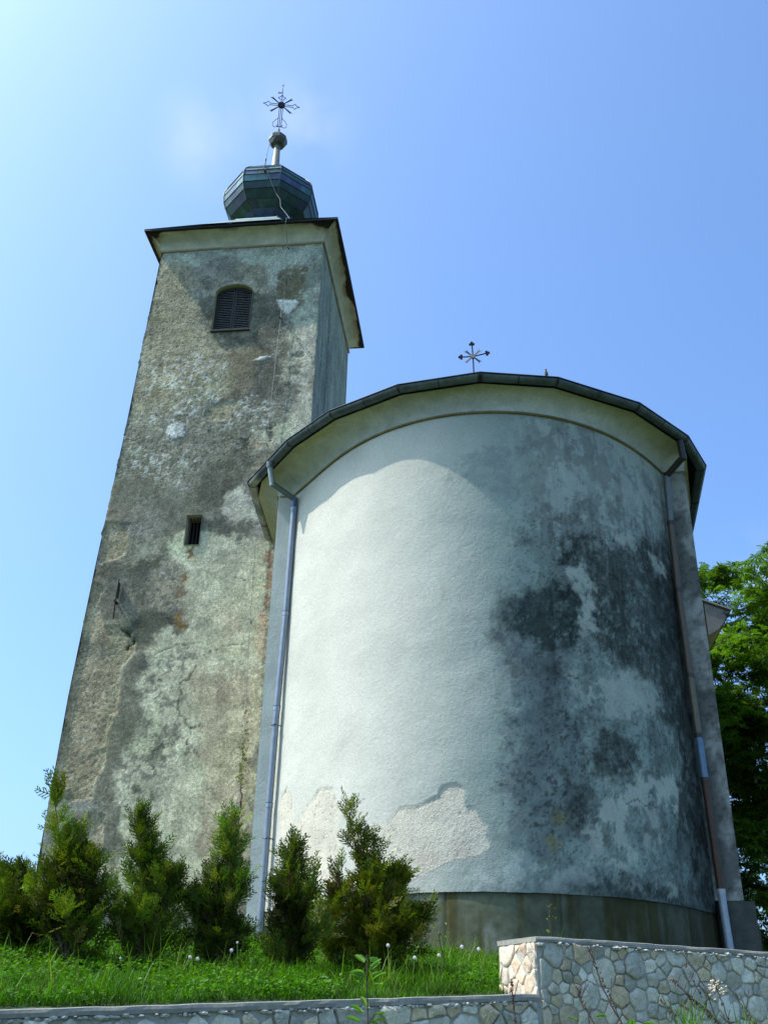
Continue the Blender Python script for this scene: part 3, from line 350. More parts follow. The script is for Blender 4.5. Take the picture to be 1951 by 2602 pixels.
# cornice: string bead, cavetto cove with broken upper edge, all four sides
def tower_cornice():
    prof=[(0.0,ZT-.03),(.03,ZT-.025),(.04,ZT),(.03,ZT+.02),(.01,ZT+.03)]
    k=16
    for i in range(1,k+1):
        q=i/k; prof.append((.01+.33*(1-math.cos(q*math.pi/2))**.9, ZT+.03+.325*math.sin(q*math.pi/2)**1.0))
    prof=np.array(prof); L_=3.70; Dp=4.02
    cor=[(-L_,-.005),(0,-.005),(0,Dp),(-L_,Dp)]; nrm=[(0,-1),(1,0),(0,1),(-1,0)]
    Vs=[];Fs=[];Cs=[];base=0
    for e in range(4):
        a=np.array(cor[e]); b=np.array(cor[(e+1)%4]); d=(b-a)/np.linalg.norm(b-a); n_=np.array(nrm[e]); ln=np.linalg.norm(b-a)
        nn=140; q=np.linspace(0,1,nn)
        for pi,(o,z) in enumerate(prof):
            x=a[None,:]+d[None,:]*(-o+q*(ln+2*o))[:,None]+n_[None,:]*(o*.80 if e==0 else o)
            run=q*ln+e*7.3
            if pi>=5: z=z-.0
            jit=.012*(fbm(run*2,np.full(nn,pi*.3),3,61)-.5)
            Vs.append(np.c_[x+n_[None,:]*jit[:,None],np.full(nn,z)])
            # colour: cream, blotched; brown dark wood where the plaster has broken away at the edge
            t_=(pi-5)/16
            c=np.array([.48,.47,.33])*(.75+.5*fbm(run*2.5,np.full(nn,t_*2.2),4,62))[:,None]
            if pi<5: c=np.array([.30,.25,.14])*(.7+.6*fbm(run*4,np.full(nn,.1),3,62))[:,None]
            else:
                br=fbm(run*1.6,np.full(nn,t_*.8),4,63); cornerb=np.maximum(np.exp(-(q*ln/.22)**2),np.exp(-(((1-q)*ln)/.5)**2)) if e==0 else .45*np.exp(-(((1-q)*ln)/.5)**2)+.55*np.exp(-(((q*ln)-2.0)/.35)**2)+.3*np.exp(-(((q*ln)-3.2)/.2)**2)
                lim=(.97 if e==0 else .86)-.35*(br-.5)-.42*cornerb
                a_=sm(lim-.03,lim+.03,np.full(nn,t_)); c=c*(1-a_)[:,None]+np.array([.035,.026,.02])*a_[:,None]
                ol=sm(lim-.28,lim-.04,np.full(nn,t_))*(1-a_)*sm(.45,.6,fbm(run*3,np.full(nn,t_*2),4,65)); c=c*(1-ol*.7)[:,None]+np.array([.25,.15,.07])*(ol*.7)[:,None]
            Cs.append(np.c_[c,np.full(nn,.2)])
        Fs.append(grid_faces(nn,len(prof))+base); base+=nn*len(prof)
    return np.concatenate(Vs),np.concatenate(Fs),np.concatenate(Cs)
V,F,C_=tower_cornice(); npmesh('cornice',V,F,M['cove'],tower,C_)
# roof: thin metal verge over dark boards, then a low pyramid
mb=MB(); zz=16.09; e0,e1,f0,f1=-4.06,.36,-.33,4.38
ring=[(e0,f0),(e1,f0),(e1,f1),(e0,f1)]; cxr,cyr=-1.83,2.0
i0=[(x*.93+cxr*.07,y*.93+cyr*.07) for x,y in ring]
Vr=[(x,y,zz) for x,y in ring]+[(x,y,zz+.055) for x,y in ring]+[(x,y,zz) for x,y in i0]
mb.add(Vr,[(0,1,5,4),(1,2,6,5),(2,3,7,6),(3,0,4,7)]+[(i,8+i,8+(i+1)%4,(i+1)%4) for i in range(4)])
mb.build('roof_edge',M['roofdark'],tower)
octo=lambda r,z,ph=math.pi/8:[(cxr+r/math.cos(math.pi/8)*math.sin(ph+k*math.pi/4),cyr-r/math.cos(math.pi/8)*math.cos(ph+k*math.pi/4),z) for k in range(8)]
mb=MB(); sq=[]
for k in range(8):
    a=math.pi/8+k*math.pi/4; x,y=math.sin(a),-math.cos(a); s=1/max(abs(x),abs(y)); sq.append((cxr+x*s*2.2,cyr+y*s*2.38,zz+.05))
o1=octo(1.30,17.27); mb.add(sq+o1,[(k,(k+1)%8,8+(k+1)%8,8+k) for k in range(8)],(.22,.30,.26))
# corners of the square
cr=[(e1,f0,zz+.05),(e1,f1,zz+.05),(e0,f1,zz+.05),(e0,f0,zz+.05)]
for j,cpt in enumerate(cr): mb.add([sq[2*j],cpt,sq[(2*j+1)%8]],[(0,1,2)],(.10,.14,.13))
mb.build('roof',M['sheet'],tower)
# onion dome of patinated sheet
prof=[(1.28,17.28),(1.24,17.36),(.98,17.56),(.74,17.76),(.60,17.94),(.57,18.10),(.70,18.20),(.93,18.30),(1.06,18.52),(1.115,18.72),(1.13,18.93),(1.12,19.08),(1.07,19.22),(.92,19.42),(.6,19.68),(.28,19.86),(.16,20.0)]
V=[];F=[];C_=[]; rnd=random.Random(4)
for k in range(8):
    for i in range(len(prof)-1):
        r0,z0=prof[i]; r1,z1=prof[i+1]; a,b=octo(r0,z0)[k],octo(r0,z0)[(k+1)%8]; c,d=octo(r1,z1)[(k+1)%8],octo(r1,z1)[k]
        nb=3
        for j in range(nb):
            f=lambda p,q,t:tuple(p[u]+(q[u]-p[u])*t for u in range(3))
            b0=len(V); V+=[f(a,b,j/nb),f(a,b,(j+1)/nb),f(d,c,(j+1)/nb),f(d,c,j/nb)]; F.append((b0,b0+1,b0+2,b0+3))
            q=rnd.random(); base=np.array([.070,.150,.145])*(.65+.7*q); 
            if rnd.random()<.22: base=np.array([.06,.085,.13])*(.8+.5*q)
            if 4<i<9: base=base*np.array([.45,.45,.42])  # underside of the bulb darkened, its shade put into the sheet colour
            if i<4: base=np.array([.30,.40,.34])*(.8+.4*q)
            if 3<i<6: base=np.array([.06,.09,.17])
            C_+=[base]*4
dome=npmesh('dome',np.array(V),np.array(F),M['sheet'],tower,np.array(C_),smooth=False)
mb=MB()
for k in range(8): mb.tube([octo(r*1.004,z)[k] for r,z in prof],.016,5,col=(.07,.08,.075))
for r,z in prof[7:14]: 
    o_=octo(r*1.003,z); mb.tube(o_+[o_[0]],.011,5,col=(.03,.045,.05))
mb.build('seam',M['sheet'],dome)
mb=MB(); mb.tube([(cxr,cyr,19.95),(cxr,cyr,20.1),(cxr,cyr,21.14)],[.16,.115,.080],12,col=(.25,.27,.21)); s_=mb.build('spire_shaft',M['sheet'],tower,True)
mb=MB(); pr=[(.05,21.10),(.17,21.15),(.235,21.27),(.235,21.38),(.16,21.50),(.04,21.57)]
V=[];F=[]
for i,(r,z) in enumerate(pr): V+=octo(r,z)
for i in range(len(pr)-1): F+=[(i*8+k,i*8+(k+1)%8,i*8+8+(k+1)%8,i*8+8+k) for k in range(8)]
mb.add(V,F,(.10,.10,.08)); mb.build('finial_ball',M['sheet'],tower)
# wrought cross: outline bars, trefoil ends, rays, hub, scrolls
cr_=empty('cross',(cxr,cyr,22.70),rad(6.78+7)); cr_.parent=tower
R3=.010
def path(mb,pts,r=R3): mb.tube([(x,0,z) for x,z in pts],r,6)
mb=MB(); path(mb,[(0,-1.15),(0,-.95)],.028); path(mb,[(0,-1.2),(0,-1.12)],.045); path(mb,[(0,-.95),(0,.34)],.011); path(mb,[(-.07,-.84),(.07,-.84)],.012)
for s in (-1,1): path(mb,[(s*.045,-.84),(s*.045,-.1)],.011)
path(mb,[(0,.34),(0,.62)],.012); path(mb,[(0,.62),(0,.86)],.007); path(mb,[(-.03,.78),(.03,.78)],.008)
mb.build('upright',M['iron'],cr_)
def tref(L0,L1,w=.04):
    return [(w,.1),(w,L0),(w+.055,L0+.025),(w+.065,L0+.06),(w+.02,L0+.075),(.03,L0+.11),(0,L1),(-.03,L0+.11),(-w-.02,L0+.075),(-w-.065,L0+.06),(-w-.055,L0+.025),(-w,L0),(-w,.1)]
for nm,rot in (('top_arm',0),('side_arm',90),('side_arm',-90)):
    mb=MB(); c_,s_=math.cos(rad(rot)),math.sin(rad(rot))
    pts=tref(.24,.42) if rot==0 else tref(.32,.50,.032); pts=[(x*c_-z*s_,x*s_+z*c_) for x,z in pts]; path(mb,pts); mb.build(nm,M['iron'],cr_)
for an in (45,135,-45,-135):
    mb=MB(); d=(math.cos(rad(an)),math.sin(rad(an))); pn=(-d[1],d[0])
    poly=[(.08,-.012),(.33,-.022),(.40,-.038),(.36,-.004),(.42,.03),(.33,.022),(.08,.012)]
    mb.prism([(d[0]*u+pn[0]*v,d[1]*u+pn[1]*v) for u,v in poly],-.006,.006); mb.build('ray',M['iron'],cr_)
mb=MB(); mb.tube([(0,-.03,0),(0,.03,0)],.10,14); mb.build('hub',M['iron'],cr_)
for s in (-1,1):
    mb=MB(); path(mb,[(s*.045,-.48),(s*.07,-.54),(s*.14,-.62),(s*.19,-.72),(s*.185,-.82),(s*.13,-.875),(s*.08,-.85),(s*.05,-.80),(s*.09,-.775)],.008); mb.build('scroll',M['iron'],cr_)
mb=MB(); mb.prism([(0,.52),(-.06,.49),(-.12,.51),(-.10,.48),(-.13,.45),(-.05,.46),(0,.49)],-.004,.004); mb.build('pennant',M['iron'],cr_)
# louvred bell window
hw=(BW[1]-BW[0])/2; cx=(BW[0]+BW[1])/2; tz=float(tf(13.9))
def arch(x,zs=BW[3],rise=BW[4],h=hw): return zs+rise*math.sqrt(max(0,1-((x-cx)/h)**2))
win=empty('bell_window',(cx,tz,13.34)); win.parent=tower
def wl(p): return (p[0]-cx,p[1]-tz,p[2]-13.34)
out_=[(BW[1],BW[2])]+[(cx+hw*math.cos(math.pi*k/16),arch(cx+hw*math.cos(math.pi*k/16))) for k in range(17)]+[(BW[0],BW[2])]
mb=MB(); y0,y1=-.045,.16
V=[wl((x,y,z)) for x,z in out_ for y in (tz+y0,tz+y1)]
V2=[((cx+(x-cx)*1.03)-cx, .0, (13.9+(z-13.9)*1.02)-13.34) for x,z in out_]
cc_=[(.44,.42,.25)]*len(V); n=len(out_)
mb.add(V,[(2*i,2*i+1,(2*i+3)%(2*n),(2*i+2)%(2*n)) for i in range(n)],(.40,.38,.22)); mb.build('reveal',M['cove'],win)
mb=MB(); mb.add([wl((x,tz+.22,z)) for x,z in out_],[tuple(range(n))]); mb.build('interior',M['void'],win)
for sgn in (-1,1):
    lf=MB(); x0,x1=(BW[0]+.03,cx-.005) if sgn<0 else (cx+.005,BW[1]-.03); yy=tz+.075; dk=(.030,.027,.028)
    for xa,xb in ((x0,x0+.035),(x1-.035,x1)):
        ht=min(arch(xa),arch(xb))-.07; lf.box(wl(((xa+xb)/2,yy,(BW[2]+.03+ht)/2)),(xb-xa,.04,ht-BW[2]-.03),0,dk)
    lf.box(wl(((x0+x1)/2,yy,BW[2]+.05)),(x1-x0,.04,.06),0,dk)
    # curved head rail
    k=8; top=[(x0+(x1-x0)*i/k) for i in range(k+1)]
    for i in range(k):
        xa,xb=top[i],top[i+1]; za,zb=arch(xa)-.03,arch(xb)-.03
        lf.add([wl((xa,yy-.02,za-.06)),wl((xb,yy-.02,zb-.06)),wl((xb,yy-.02,zb)),wl((xa,yy-.02,za)),wl((xa,yy+.02,za-.06)),wl((xb,yy+.02,zb-.06)),wl((xb,yy+.02,zb)),wl((xa,yy+.02,za))],[(0,1,2,3),(7,6,5,4),(0,4,5,1),(3,2,6,7)],dk)
    leaf=lf.build('shutter',M['wood'],win)
    sl_=MB(); z=BW[2]+.09; q=0
    while z<BW[3]+BW[4]-.06:
        xa,xb=x0+.02,x1-.02
        if z>BW[3]-.08:
            lim=hw*math.sqrt(max(0,1-((z+.1-BW[3])/BW[4])**2)) if z+.1>BW[3] else hw
            xa=max(xa,cx-lim); xb=min(xb,cx+lim)
        if xb-xa>.04:
            t_=.006*math.sin(q*3.1)
            pts=[(yy-.022,z-.012),(yy+.016,z+.026),(yy+.022,z+.022),(yy-.016,z-.016)]
            V=[wl((xa,a,b)) for a,b in pts]+[wl((xb,a,b+t_)) for a,b in pts]
            sl_.add(V,[(0,1,2,3),(7,6,5,4)]+[(i,i+4,(i+1)%4+4,(i+1)%4) for i in range(4)],(.21,.22,.22))
        z+=.0475; q+=1
    sl_.build('slats',M['wood'],leaf)
mb=MB(); mb.box(wl((cx,tz+.0,BW[2]+.0)),(hw*2+.02,.14,.035),0,(.06,.055,.045)); mb.build('sill',M['wood'],win)
# narrow slot window with grille
cx2=(SW[0]+SW[1])/2; tz2=float(tf(8.5)); w2=empty('slot_window',(cx2,tz2,SW[2])); w2.parent=tower
mb=MB(); r_=[(SW[1]-cx2,0),(SW[1]-cx2,SW[3]-SW[2]),(SW[0]-cx2,SW[3]-SW[2]),(SW[0]-cx2,0)]
V=[(x,y,z) for x,z in r_ for y in (-.035,.30)]; mb.add(V,[(2*i,2*i+1,(2*i+3)%8,(2*i+2)%8) for i in range(4)],(.36,.35,.26)); mb.build('reveal',M['cove'],w2)
mb=MB(); mb.add([(x,.31,z) for x,z in r_],[(0,1,2,3)]); mb.build('interior',M['void'],w2)
for k in range(4):
    mb=MB(); x=-.10+.066*k; mb.tube([(x,.12,0),(x,.12,.64)],.009,6,col=(.03,.025,.02)); mb.build('grille_bar',M['wood'],w2)
# iron wall anchor
mb=MB(); y=float(tf(7.1)); mb.tube([(-3.405,y-.09,7.5),(-3.415,y-.08,7.1),(-3.42,y-.04,6.73)],.013,7,col=(.02,.02,.02))
mb.tube([(-3.415,y+.05,7.06),(-3.415,y-.11,7.06)],.028,7,col=(.015,.015,.015)); mb.box((-3.405,y-.045,7.30),(.012,.09,.30),0,(.03,.03,.03)); mb.build('wall_anchor',M['wood'],tower)
# ------------------------------------------------------------------ lightning conductor wire
con=tag(empty('lightning_conductor',(-1.49,17.0,0),ANG),'thin lightning conductor wire running from the big cross down the tower front','wire')
mb=MB(); rn=random.Random(3)
top_=[(-1.80,1.9,21.6),(-1.84,1.80,21.3),(-1.86,1.4,20.6),(-1.80,1.0,19.75),(-1.78,.93,19.46)]
d1=[(-1.77,.84,19.1),(-1.66,.83,18.95),(-1.62,.86,18.7),(-1.52,.9,18.5),(-1.45,.95,18.32),(-1.33,.85,18.0),(-1.25,.75,17.65),(-1.05,.55,17.2),(-.86,.2,16.7),(-.77,-.44,16.12),(-.77,-.44,15.98),(-.775,-.17,15.60)]
def wig(p,k=.012): return (p[0]+rn.uniform(-k,k),p[1],p[2])
mb.tube([wig(p,.02) for p in top_+d1],.0075,5)
dn=[(-.775,-.17,15.60)]+[(x,float(tf(z))-.06,z) for x,z in ((-.77,14.6),(-.79,13.62),(-.82,12.76),(-.84,11.2),(-.86,9.6),(-.88,8.06),(-.84,6.55),(-.79,5.16),(-.76,4.15),(-.74,3.2),(-.74,1.7))]
dd=[]
for a,b in zip(dn[:-1],dn[1:]):
    for k in range(4): t=k/4; dd.append(wig(tuple(a[i]+(b[i]-a[i])*t for i in range(3)),.006))
mb.tube(dd+[dn[-1]],.0050,5); mb.build('wire',M['wire'],con)
mb=MB(); mb.tube([(-1.775,.86,18.98),(-1.79,.93,19.5)],.014,6); mb.tube([(-1.76,.84,19.05),(-1.80,.80,19.0),(-1.76,.80,18.93),(-1.72,.80,19.0),(-1.76,.84,19.05)],.012,6); mb.build('rod',M['iron'],con)
for z,dz in ((15.62,-.12),(13.6,-.08),(10.4,-.04),(6.6,-.04),(4.2,-.04)):
    x=float(np.interp(z,[1.7,4.15,8.06,12.76,15.6],[-.74,-.76,-.88,-.82,-.775])); y=float(tf(z))
    mb=MB(); mb.tube([(x,y+.02,z),(x+.015,y-.16,z+dz)] if z>13 else [(x,y+.02,z),(x,y-.075,z)],.013 if z>13 else .008,6); mb.build('standoff',M['iron'],con)
# withered climbing stem on the tower
vine=tag(empty('dead_vine',(-1.49,17.0,0),ANG),'withered brown climbing stem on the tower wall beside the downpipe','vine')
mb=MB(); rn=random.Random(8)
for k in range(5):
    z=1.5; pts=[]; x=-.72+rn.uniform(-.05,.05)
    zt=3.75-.25*k
    while z<zt: pts.append((x+rn.uniform(-.022,.022),float(tf(z))-.03-rn.uniform(0,.03),z)); x+=(-.735-x)*.15; z+=.08
    mb.tube(pts,[.022*(1-.7*i/len(pts)) for i in range(len(pts))],5,col=(.06,.035,.025))
for k in range(46):
    z=rn.uniform(2.6,3.8); a=rn.uniform(-.07,.07); mb.tube([(-.735,float(tf(z))-.03,z),(-.735+a,float(tf(z))-.06,z+rn.uniform(-.05,.04))],.004,4,col=(.08,.045,.03))
mb.build('stem',M['dry'],vine)
V=[];F=[];C_=[]
for k in range(150):
    z=rn.choice([rn.uniform(3.8,4.15),rn.uniform(4.15,5.0),rn.uniform(3.7,4.4)]); x=-.755+rn.gauss(0,.035); y=float(tf(z))-.045-rn.uniform(0,.05); r=rn.uniform(.010,.022); a=rn.uniform(0,6.28); b=len(V)
    V+=[(x+r*math.cos(a+q)*1.0,y+rn.uniform(-.01,.01),z+r*math.sin(a+q)) for q in (0,1.57,3.14,4.71)]; F.append((b,b+1,b+2,b+3)); C_+=[(.12,.17,.04) if rn.random()<.6 else (.2,.19,.08)]*4
npmesh('leaves',np.array(V),np.array(F),M['leaf'],vine,np.array(C_),False)
# =================================================================== church: apse, sanctuary, nave
ch = tag(empty('church',(1.7,15.05,0),ANG),'white plastered church with a round stained apse, gutter and small roof cross','church')
RC=[-2.52299590e-02,2.24625467e-01,1.40439655e-02,-3.50037516e-01,1.58757553e-03,3.10885312]
def rphi(p): return np.polyval(RC,p)
P0,P1=-1.3115,1.1693; ZS,ZL=7.95,1.53
def apse_wall():
    n=440; ph=np.linspace(P0,P1,n); zs=np.arange(ZL-.02,ZS+.001,.0200); zs[-1]=ZS; m=len(zs)
    Z=np.repeat(zs,n); PH=np.tile(ph,m); U=PH*3.03
    # the soffit line droops at the right edge of the ledge
    g=fbm(U*1.4,Z*1.4,5,105); base=np.array([.545,.535,.445])[None,:]*(.88+.22*g)[:,None]
    film_shade=.30*sm(-2.2,-.6,U+(fbm(U*.8,Z*.8,4,140)-.5)*1.2)+.70*sm(-.9,.7,U+(fbm(U*.8,Z*.8,4,140)-.5)*1.4); film_shade=film_shade*(1-.42*sm(5.4,6.8,Z)*sm(.2,1.2,U)); base=base*(1-film_shade[:,None]*np.array([.46,.34,.33]))  # dirt film, with the fall into shade past the sunlit side painted in
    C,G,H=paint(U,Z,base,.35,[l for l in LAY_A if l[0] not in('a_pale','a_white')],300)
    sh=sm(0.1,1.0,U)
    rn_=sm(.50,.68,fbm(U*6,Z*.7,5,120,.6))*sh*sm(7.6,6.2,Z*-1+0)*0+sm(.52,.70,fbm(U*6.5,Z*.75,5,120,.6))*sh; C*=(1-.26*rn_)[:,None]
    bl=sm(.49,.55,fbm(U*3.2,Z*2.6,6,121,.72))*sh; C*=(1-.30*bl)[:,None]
    bq=sm(.52,.57,fbm(U*9,Z*8,5,131,.75))*sm(.3,1.2,U)*(1-sm(6.6,7.4,Z)); C*=(1-.30*bq)[:,None]
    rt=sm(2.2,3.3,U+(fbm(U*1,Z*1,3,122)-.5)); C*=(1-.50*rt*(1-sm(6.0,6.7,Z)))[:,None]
    sp=sm(.66,.72,fbm(U*34,Z*34,3,123,.75))*sm(0,.6,U)*(1-sm(6.2,6.9,Z)); C*=(1-.5*sp)[:,None]
    C2,_,_=paint(U,Z,C,.35,[l for l in LAY_A if l[0] in('a_pale','a_white')],340); C=C2
    # damp dirt at the foot and peeling pits in the bared patches
    ft=sm(1.85,1.5,Z+(fbm(U*3,Z*3,4,124)-.5)*.4)*sm(-.5,.8,U); C*=(1-.35*ft)[:,None]
    pm=sm(.55,.9,G); pit=sm(.66,.74,fbm(U*30,Z*24,3,125,.75))*pm*(.3+.7*sm(.45,.6,fbm(U*3,Z*3,3,135))); C*=(1-.40*pit)[:,None]; H-=.005*pit
    H+= .006*pm*(fbm(U*11,Z*11,4,126)-.5)
    H=np.where(H<0,H*(.2+.8*sm(2.0,2.6,Z+U*.12)),H)
    for P,wd in CRACK_A:
        d=linedist(U+(fbm(U*7,Z*7,3,71)-.5)*.10,Z+(fbm(U*7,Z*7,3,72)-.5)*.10,P); a=1-sm(wd*.5,wd*1.6,d); C*=(1-.65*a)[:,None]; H-=.004*a
    H+= .026*(fbm(U*1.0,Z*1.2,3,127)-.5)+.0035*(fbm(U*6,Z*6,4,128)-.5)+.0022*(fbm(U*24,Z*24,3,129)-.5)
    H*= (sm(0,.05,np.tile(np.linspace(0,1,n),m)*7.5)*sm(0,.05,np.tile(np.linspace(1,0,n),m)*7.5))
    H*= sm(ZS,ZS-.08,Z)*1.0+0*Z
    # wavy lower lip where plaster ends
    zlip=.035*(fbm(U*1.3,U*0,4,130)-.5); Z2=Z+np.where(Z<ZL+.05,zlip,0)
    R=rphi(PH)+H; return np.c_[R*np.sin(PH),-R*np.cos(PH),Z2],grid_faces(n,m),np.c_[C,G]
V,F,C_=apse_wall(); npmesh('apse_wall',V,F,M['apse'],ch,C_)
LS=(float(rphi(P0)*math.sin(P0)),float(-rphi(P0)*math.cos(P0))); RS=(float(rphi(P1)*math.sin(P1)),float(-rphi(P1)*math.cos(P1)))
LO=(-3.375,-.835); RO=(3.13,-1.20)
def flat_wall(name,a,b,z0,z1,base,dark,seed,step=.03,pier=False):
    a=np.array(a);b=np.array(b); ln=np.linalg.norm(b-a); n=max(3,int(ln/step)+1); m=int((z1-z0)/step)+1
    q=np.tile(np.linspace(0,1,n),m); Z=np.repeat(np.linspace(z0,z1,m),n); u=q*ln
    C=np.array(base)[None,:]*(.82+.36*fbm(u*2,Z*2,4,seed))[:,None]
    if dark:
        k=sm(.38,.62,fbm(u*2.2+7,Z*1.3,6,seed+1,.66)); k2=sm(.55,.7,fbm(u*15,Z*15,3,seed+2))
        C*=(1-dark*k)[:,None]; C*=(1-.35*k2*(dark>0))[:,None]
    d=(b-a)/ln; nn=np.array([d[1],-d[0]]); h=.008*(fbm(u*3,Z*3,4,seed+5)-.5)*sm(0,.1,q)*sm(0,.1,1-q)
    P=a[None,:]+d[None,:]*u[:,None]+nn[None,:]*h[:,None]
    return npmesh(name,np.c_[P,Z],grid_faces(n,m),M['apse'],ch,np.c_[C,np.full(len(u),.3)])
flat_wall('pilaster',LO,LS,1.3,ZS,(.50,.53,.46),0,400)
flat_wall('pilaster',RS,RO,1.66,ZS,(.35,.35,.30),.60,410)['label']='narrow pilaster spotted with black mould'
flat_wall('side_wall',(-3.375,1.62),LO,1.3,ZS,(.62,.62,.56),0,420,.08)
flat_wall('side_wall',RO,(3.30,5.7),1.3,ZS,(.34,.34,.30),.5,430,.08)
# nave wall beyond on the right
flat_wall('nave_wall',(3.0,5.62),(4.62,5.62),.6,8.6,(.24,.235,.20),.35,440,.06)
flat_wall('nave_wall',(4.62,5.62),(4.62,13),.6,7.9,(.4,.38,.3),.2,450,.15)
mb=MB(); mb.add([(-4.4,5.63,.6),(3.0,5.63,.6),(3.0,5.63,9.1),(.1,5.63,10.3),(-4.4,5.63,8.3)],[(0,1,2,3,4)],(.4,.4,.35)); mb.add([(3.0,5.62,8.5),(4.62,5.62,8.5),(3.0,5.62,9.2)],[(0,1,2)],(.24,.235,.2)); mb.build('gable',M['cove'],ch)
# string bead, cove
GUT=[(-4.13,1.62),(-3.92,-.85),(-3.01,-2.11),(-2.22,-2.87),(-1.15,-3.46),(.02,-3.67),(1.1,-3.46),(2.3,-2.73),(3.13,-1.77),(3.55,-.85),(3.71,1.37),(3.95,5.6)]
GUT=[GUT[0]]+[(x*1.01275-.001,y*1.01275+.193) for x,y in GUT[1:]]
gr=.078; gz=8.34
def ghit(p,d):
    best=9; p=Vector(p); d=Vector(d).normalized()
    for a,b in zip(GUT[:-1],GUT[1:]):
        a=Vector(a); b=Vector(b); t=(b-a).normalized(); n=Vector((t.y,-t.x)); a=a-n*.14; b=b-n*.14; e=b-a
        det=d.x*(-e.y)+e.x*d.y
        if abs(det)<1e-9: continue
        w_=a-p; k=(w_.x*(-e.y)+e.x*w_.y)/det; u=(d.x*w_.y-d.y*w_.x)/det
        if k>0 and -.06<=u<=1.06: best=min(best,k)
    q=p+d*best; return (q.x,q.y)
def wallpath():
    ph=np.linspace(P0,P1,150); A=[(r*math.sin(p),-r*math.cos(p)) for p,r in zip(ph,rphi(ph))]
    B_=[ghit((0,0),(math.sin(p),-math.cos(p))) for p in ph]
    inn=[(-3.375,1.62),(-3.375,.4),(-3.375,-.4),LO,((LO[0]+LS[0])/2,(LO[1]+LS[1])/2)]+A+[((RO[0]+RS[0])/2,(RO[1]+RS[1])/2),RO,(3.2,.5),(3.3,5.6)]
    o=[(-3.98,1.62),(-3.90,.4),(-3.86,-.3),ghit(LO,(-1,.06)),ghit(((LO[0]+LS[0])/2,(LO[1]+LS[1])/2),(-1,-.12))]+B_+[ghit(((RO[0]+RS[0])/2,(RO[1]+RS[1])/2),(.95,-.32)),ghit(RO,(1,-.12)),(3.53,.5),(3.73,5.6)]
    return np.array(inn,float),np.array(o,float)
I_,O_=wallpath(); nI=len(I_)
V=[];C_=[]; run=np.concatenate([[0],np.cumsum(np.linalg.norm(np.diff(I_,axis=0),axis=1))])
rows=[(0,-.035,0),(.045,-.03,0),(.055,-.012,0),(.045,.008,0),(.01,.012,0)]
dirn=(O_-I_)/np.linalg.norm(O_-I_,axis=1)[:,None]
for o,dz,_ in rows:
    V.append(np.c_[I_+dirn*o*.62,np.full(nI,ZS+dz*.8)]); C_.append(np.c_[np.tile([.20,.165,.08],(nI,1))*(.8+.4*fbm(run*3,run*0,3,5))[:,None],np.full(nI,.1)])
K=18
for i in range(K+1):
    q=i/K; f=.01+.99*(1-math.cos(q*math.pi/2)); z=ZS+.01+(gz-.085-ZS-.01)*math.sin(q*math.pi/2)
    V.append(np.c_[I_+(O_-I_)*f*1.0,np.full(nI,z)])
    dirt=.62+.5*fbm(run*1.4,np.full(nI,q*1.5),5,160,.6); yel=q
    yg=sm(.55,1.1,q+(fbm(run*1.2,np.full(nI,q*2),4,161)-.5)*.6)
    c=np.array([.50,.52,.43])[None,:]*(1-yg[:,None]*np.array([.22,.26,.58]))*dirt[:,None]
    C_.append(np.c_[c,np.full(nI,.1)])
nr=len(V); npmesh('cornice',np.concatenate(V),grid_faces(nI,nr),M['cove'],ch,np.concatenate(C_))
# gutter
G_=[Vector((x,y)) for x,y in GUT]
def miter(path):
    out=[]
    for i,p in enumerate(path):
        d0=(p-path[i-1]).normalized() if i else None; d1=(path[i+1]-p).normalized() if i<len(path)-1 else None
        n0=Vector((d0.y,-d0.x)) if d0 else None; n1=Vector((d1.y,-d1.x)) if d1 else None
        if n0 is None: m=n1
        elif n1 is None: m=n0
        else: m=(n0+n1).normalized(); m=m/max(.3,m.dot(n0))
        out.append(m)
    return out
def sweep(path,prof,closed=False):
    ms=miter(path); V=[];F=[];k=len(prof)
    for p,m in zip(path,ms): V+=[(p.x+m.x*o,p.y+m.y*o,z) for o,z in prof]
    for i in range(len(path)-1):
        for j in range(k if closed else k-1): j2=(j+1)%k; F.append((i*k+j,(i+1)*k+j,(i+1)*k+j2,i*k+j2))
    return V,F
pf=[(-gr+gr*math.cos(math.pi*(1+j/12)),gz+gr*math.sin(math.pi*(1+j/12))) for j in range(13)]+[(-gr+(gr-.006)*math.cos(math.pi*(2-j/12)),gz+(gr-.006)*math.sin(math.pi*(2-j/12))) for j in range(13)]
dense=[]
for a,b in zip(G_[:-1],G_[1:]):
    for k in range(8): dense.append(a.lerp(b,k/8))
dense.append(G_[-1])
V,F=sweep(dense,pf,True); V=np.array(V); k=len(pf); ii=np.arange(len(V))//k
rr_=ii/8.0; V[:,2]+=.012*(fbm(ii*.35,ii*0,3,177)-.5); gc=np.tile([.085,.11,.105],(len(V),1))*(.45+1.1*fbm(V[:,0]*3+V[:,1]*3,V[:,2]*14,5,170,.65))[:,None]
pale=sm(.46,.54,fbm(V[:,0]*4+3,V[:,1]*4+V[:,2]*6,4,171))*(rr_<1.25); gc=gc*(1-pale)[:,None]+np.array([.28,.28,.21])*pale[:,None]
gut=npmesh('gutter',V,np.array(F),M['gutter'],ch,gc)
V,F=sweep(G_,[(.004+.011*math.cos(a),gz+.006+.011*math.sin(a)) for a in np.linspace(0,2*math.pi,7)[:-1]],True); mb=MB(); mb.add(V,F,(.02,.022,.022)); mb.build('rim_bead',M['gutter'],gut)
mb=MB(); c0=G_[0]; mb.add([(c0.x+.15-.0-gr*1+gr*math.cos(math.pi*(1+j/12))-.08,c0.y+.0,gz+gr*math.sin(math.pi*(1+j/12))) for j in range(13)],[tuple(range(13))],(.25,.25,.2)); mb.build('end_cap',M['gutter'],gut)
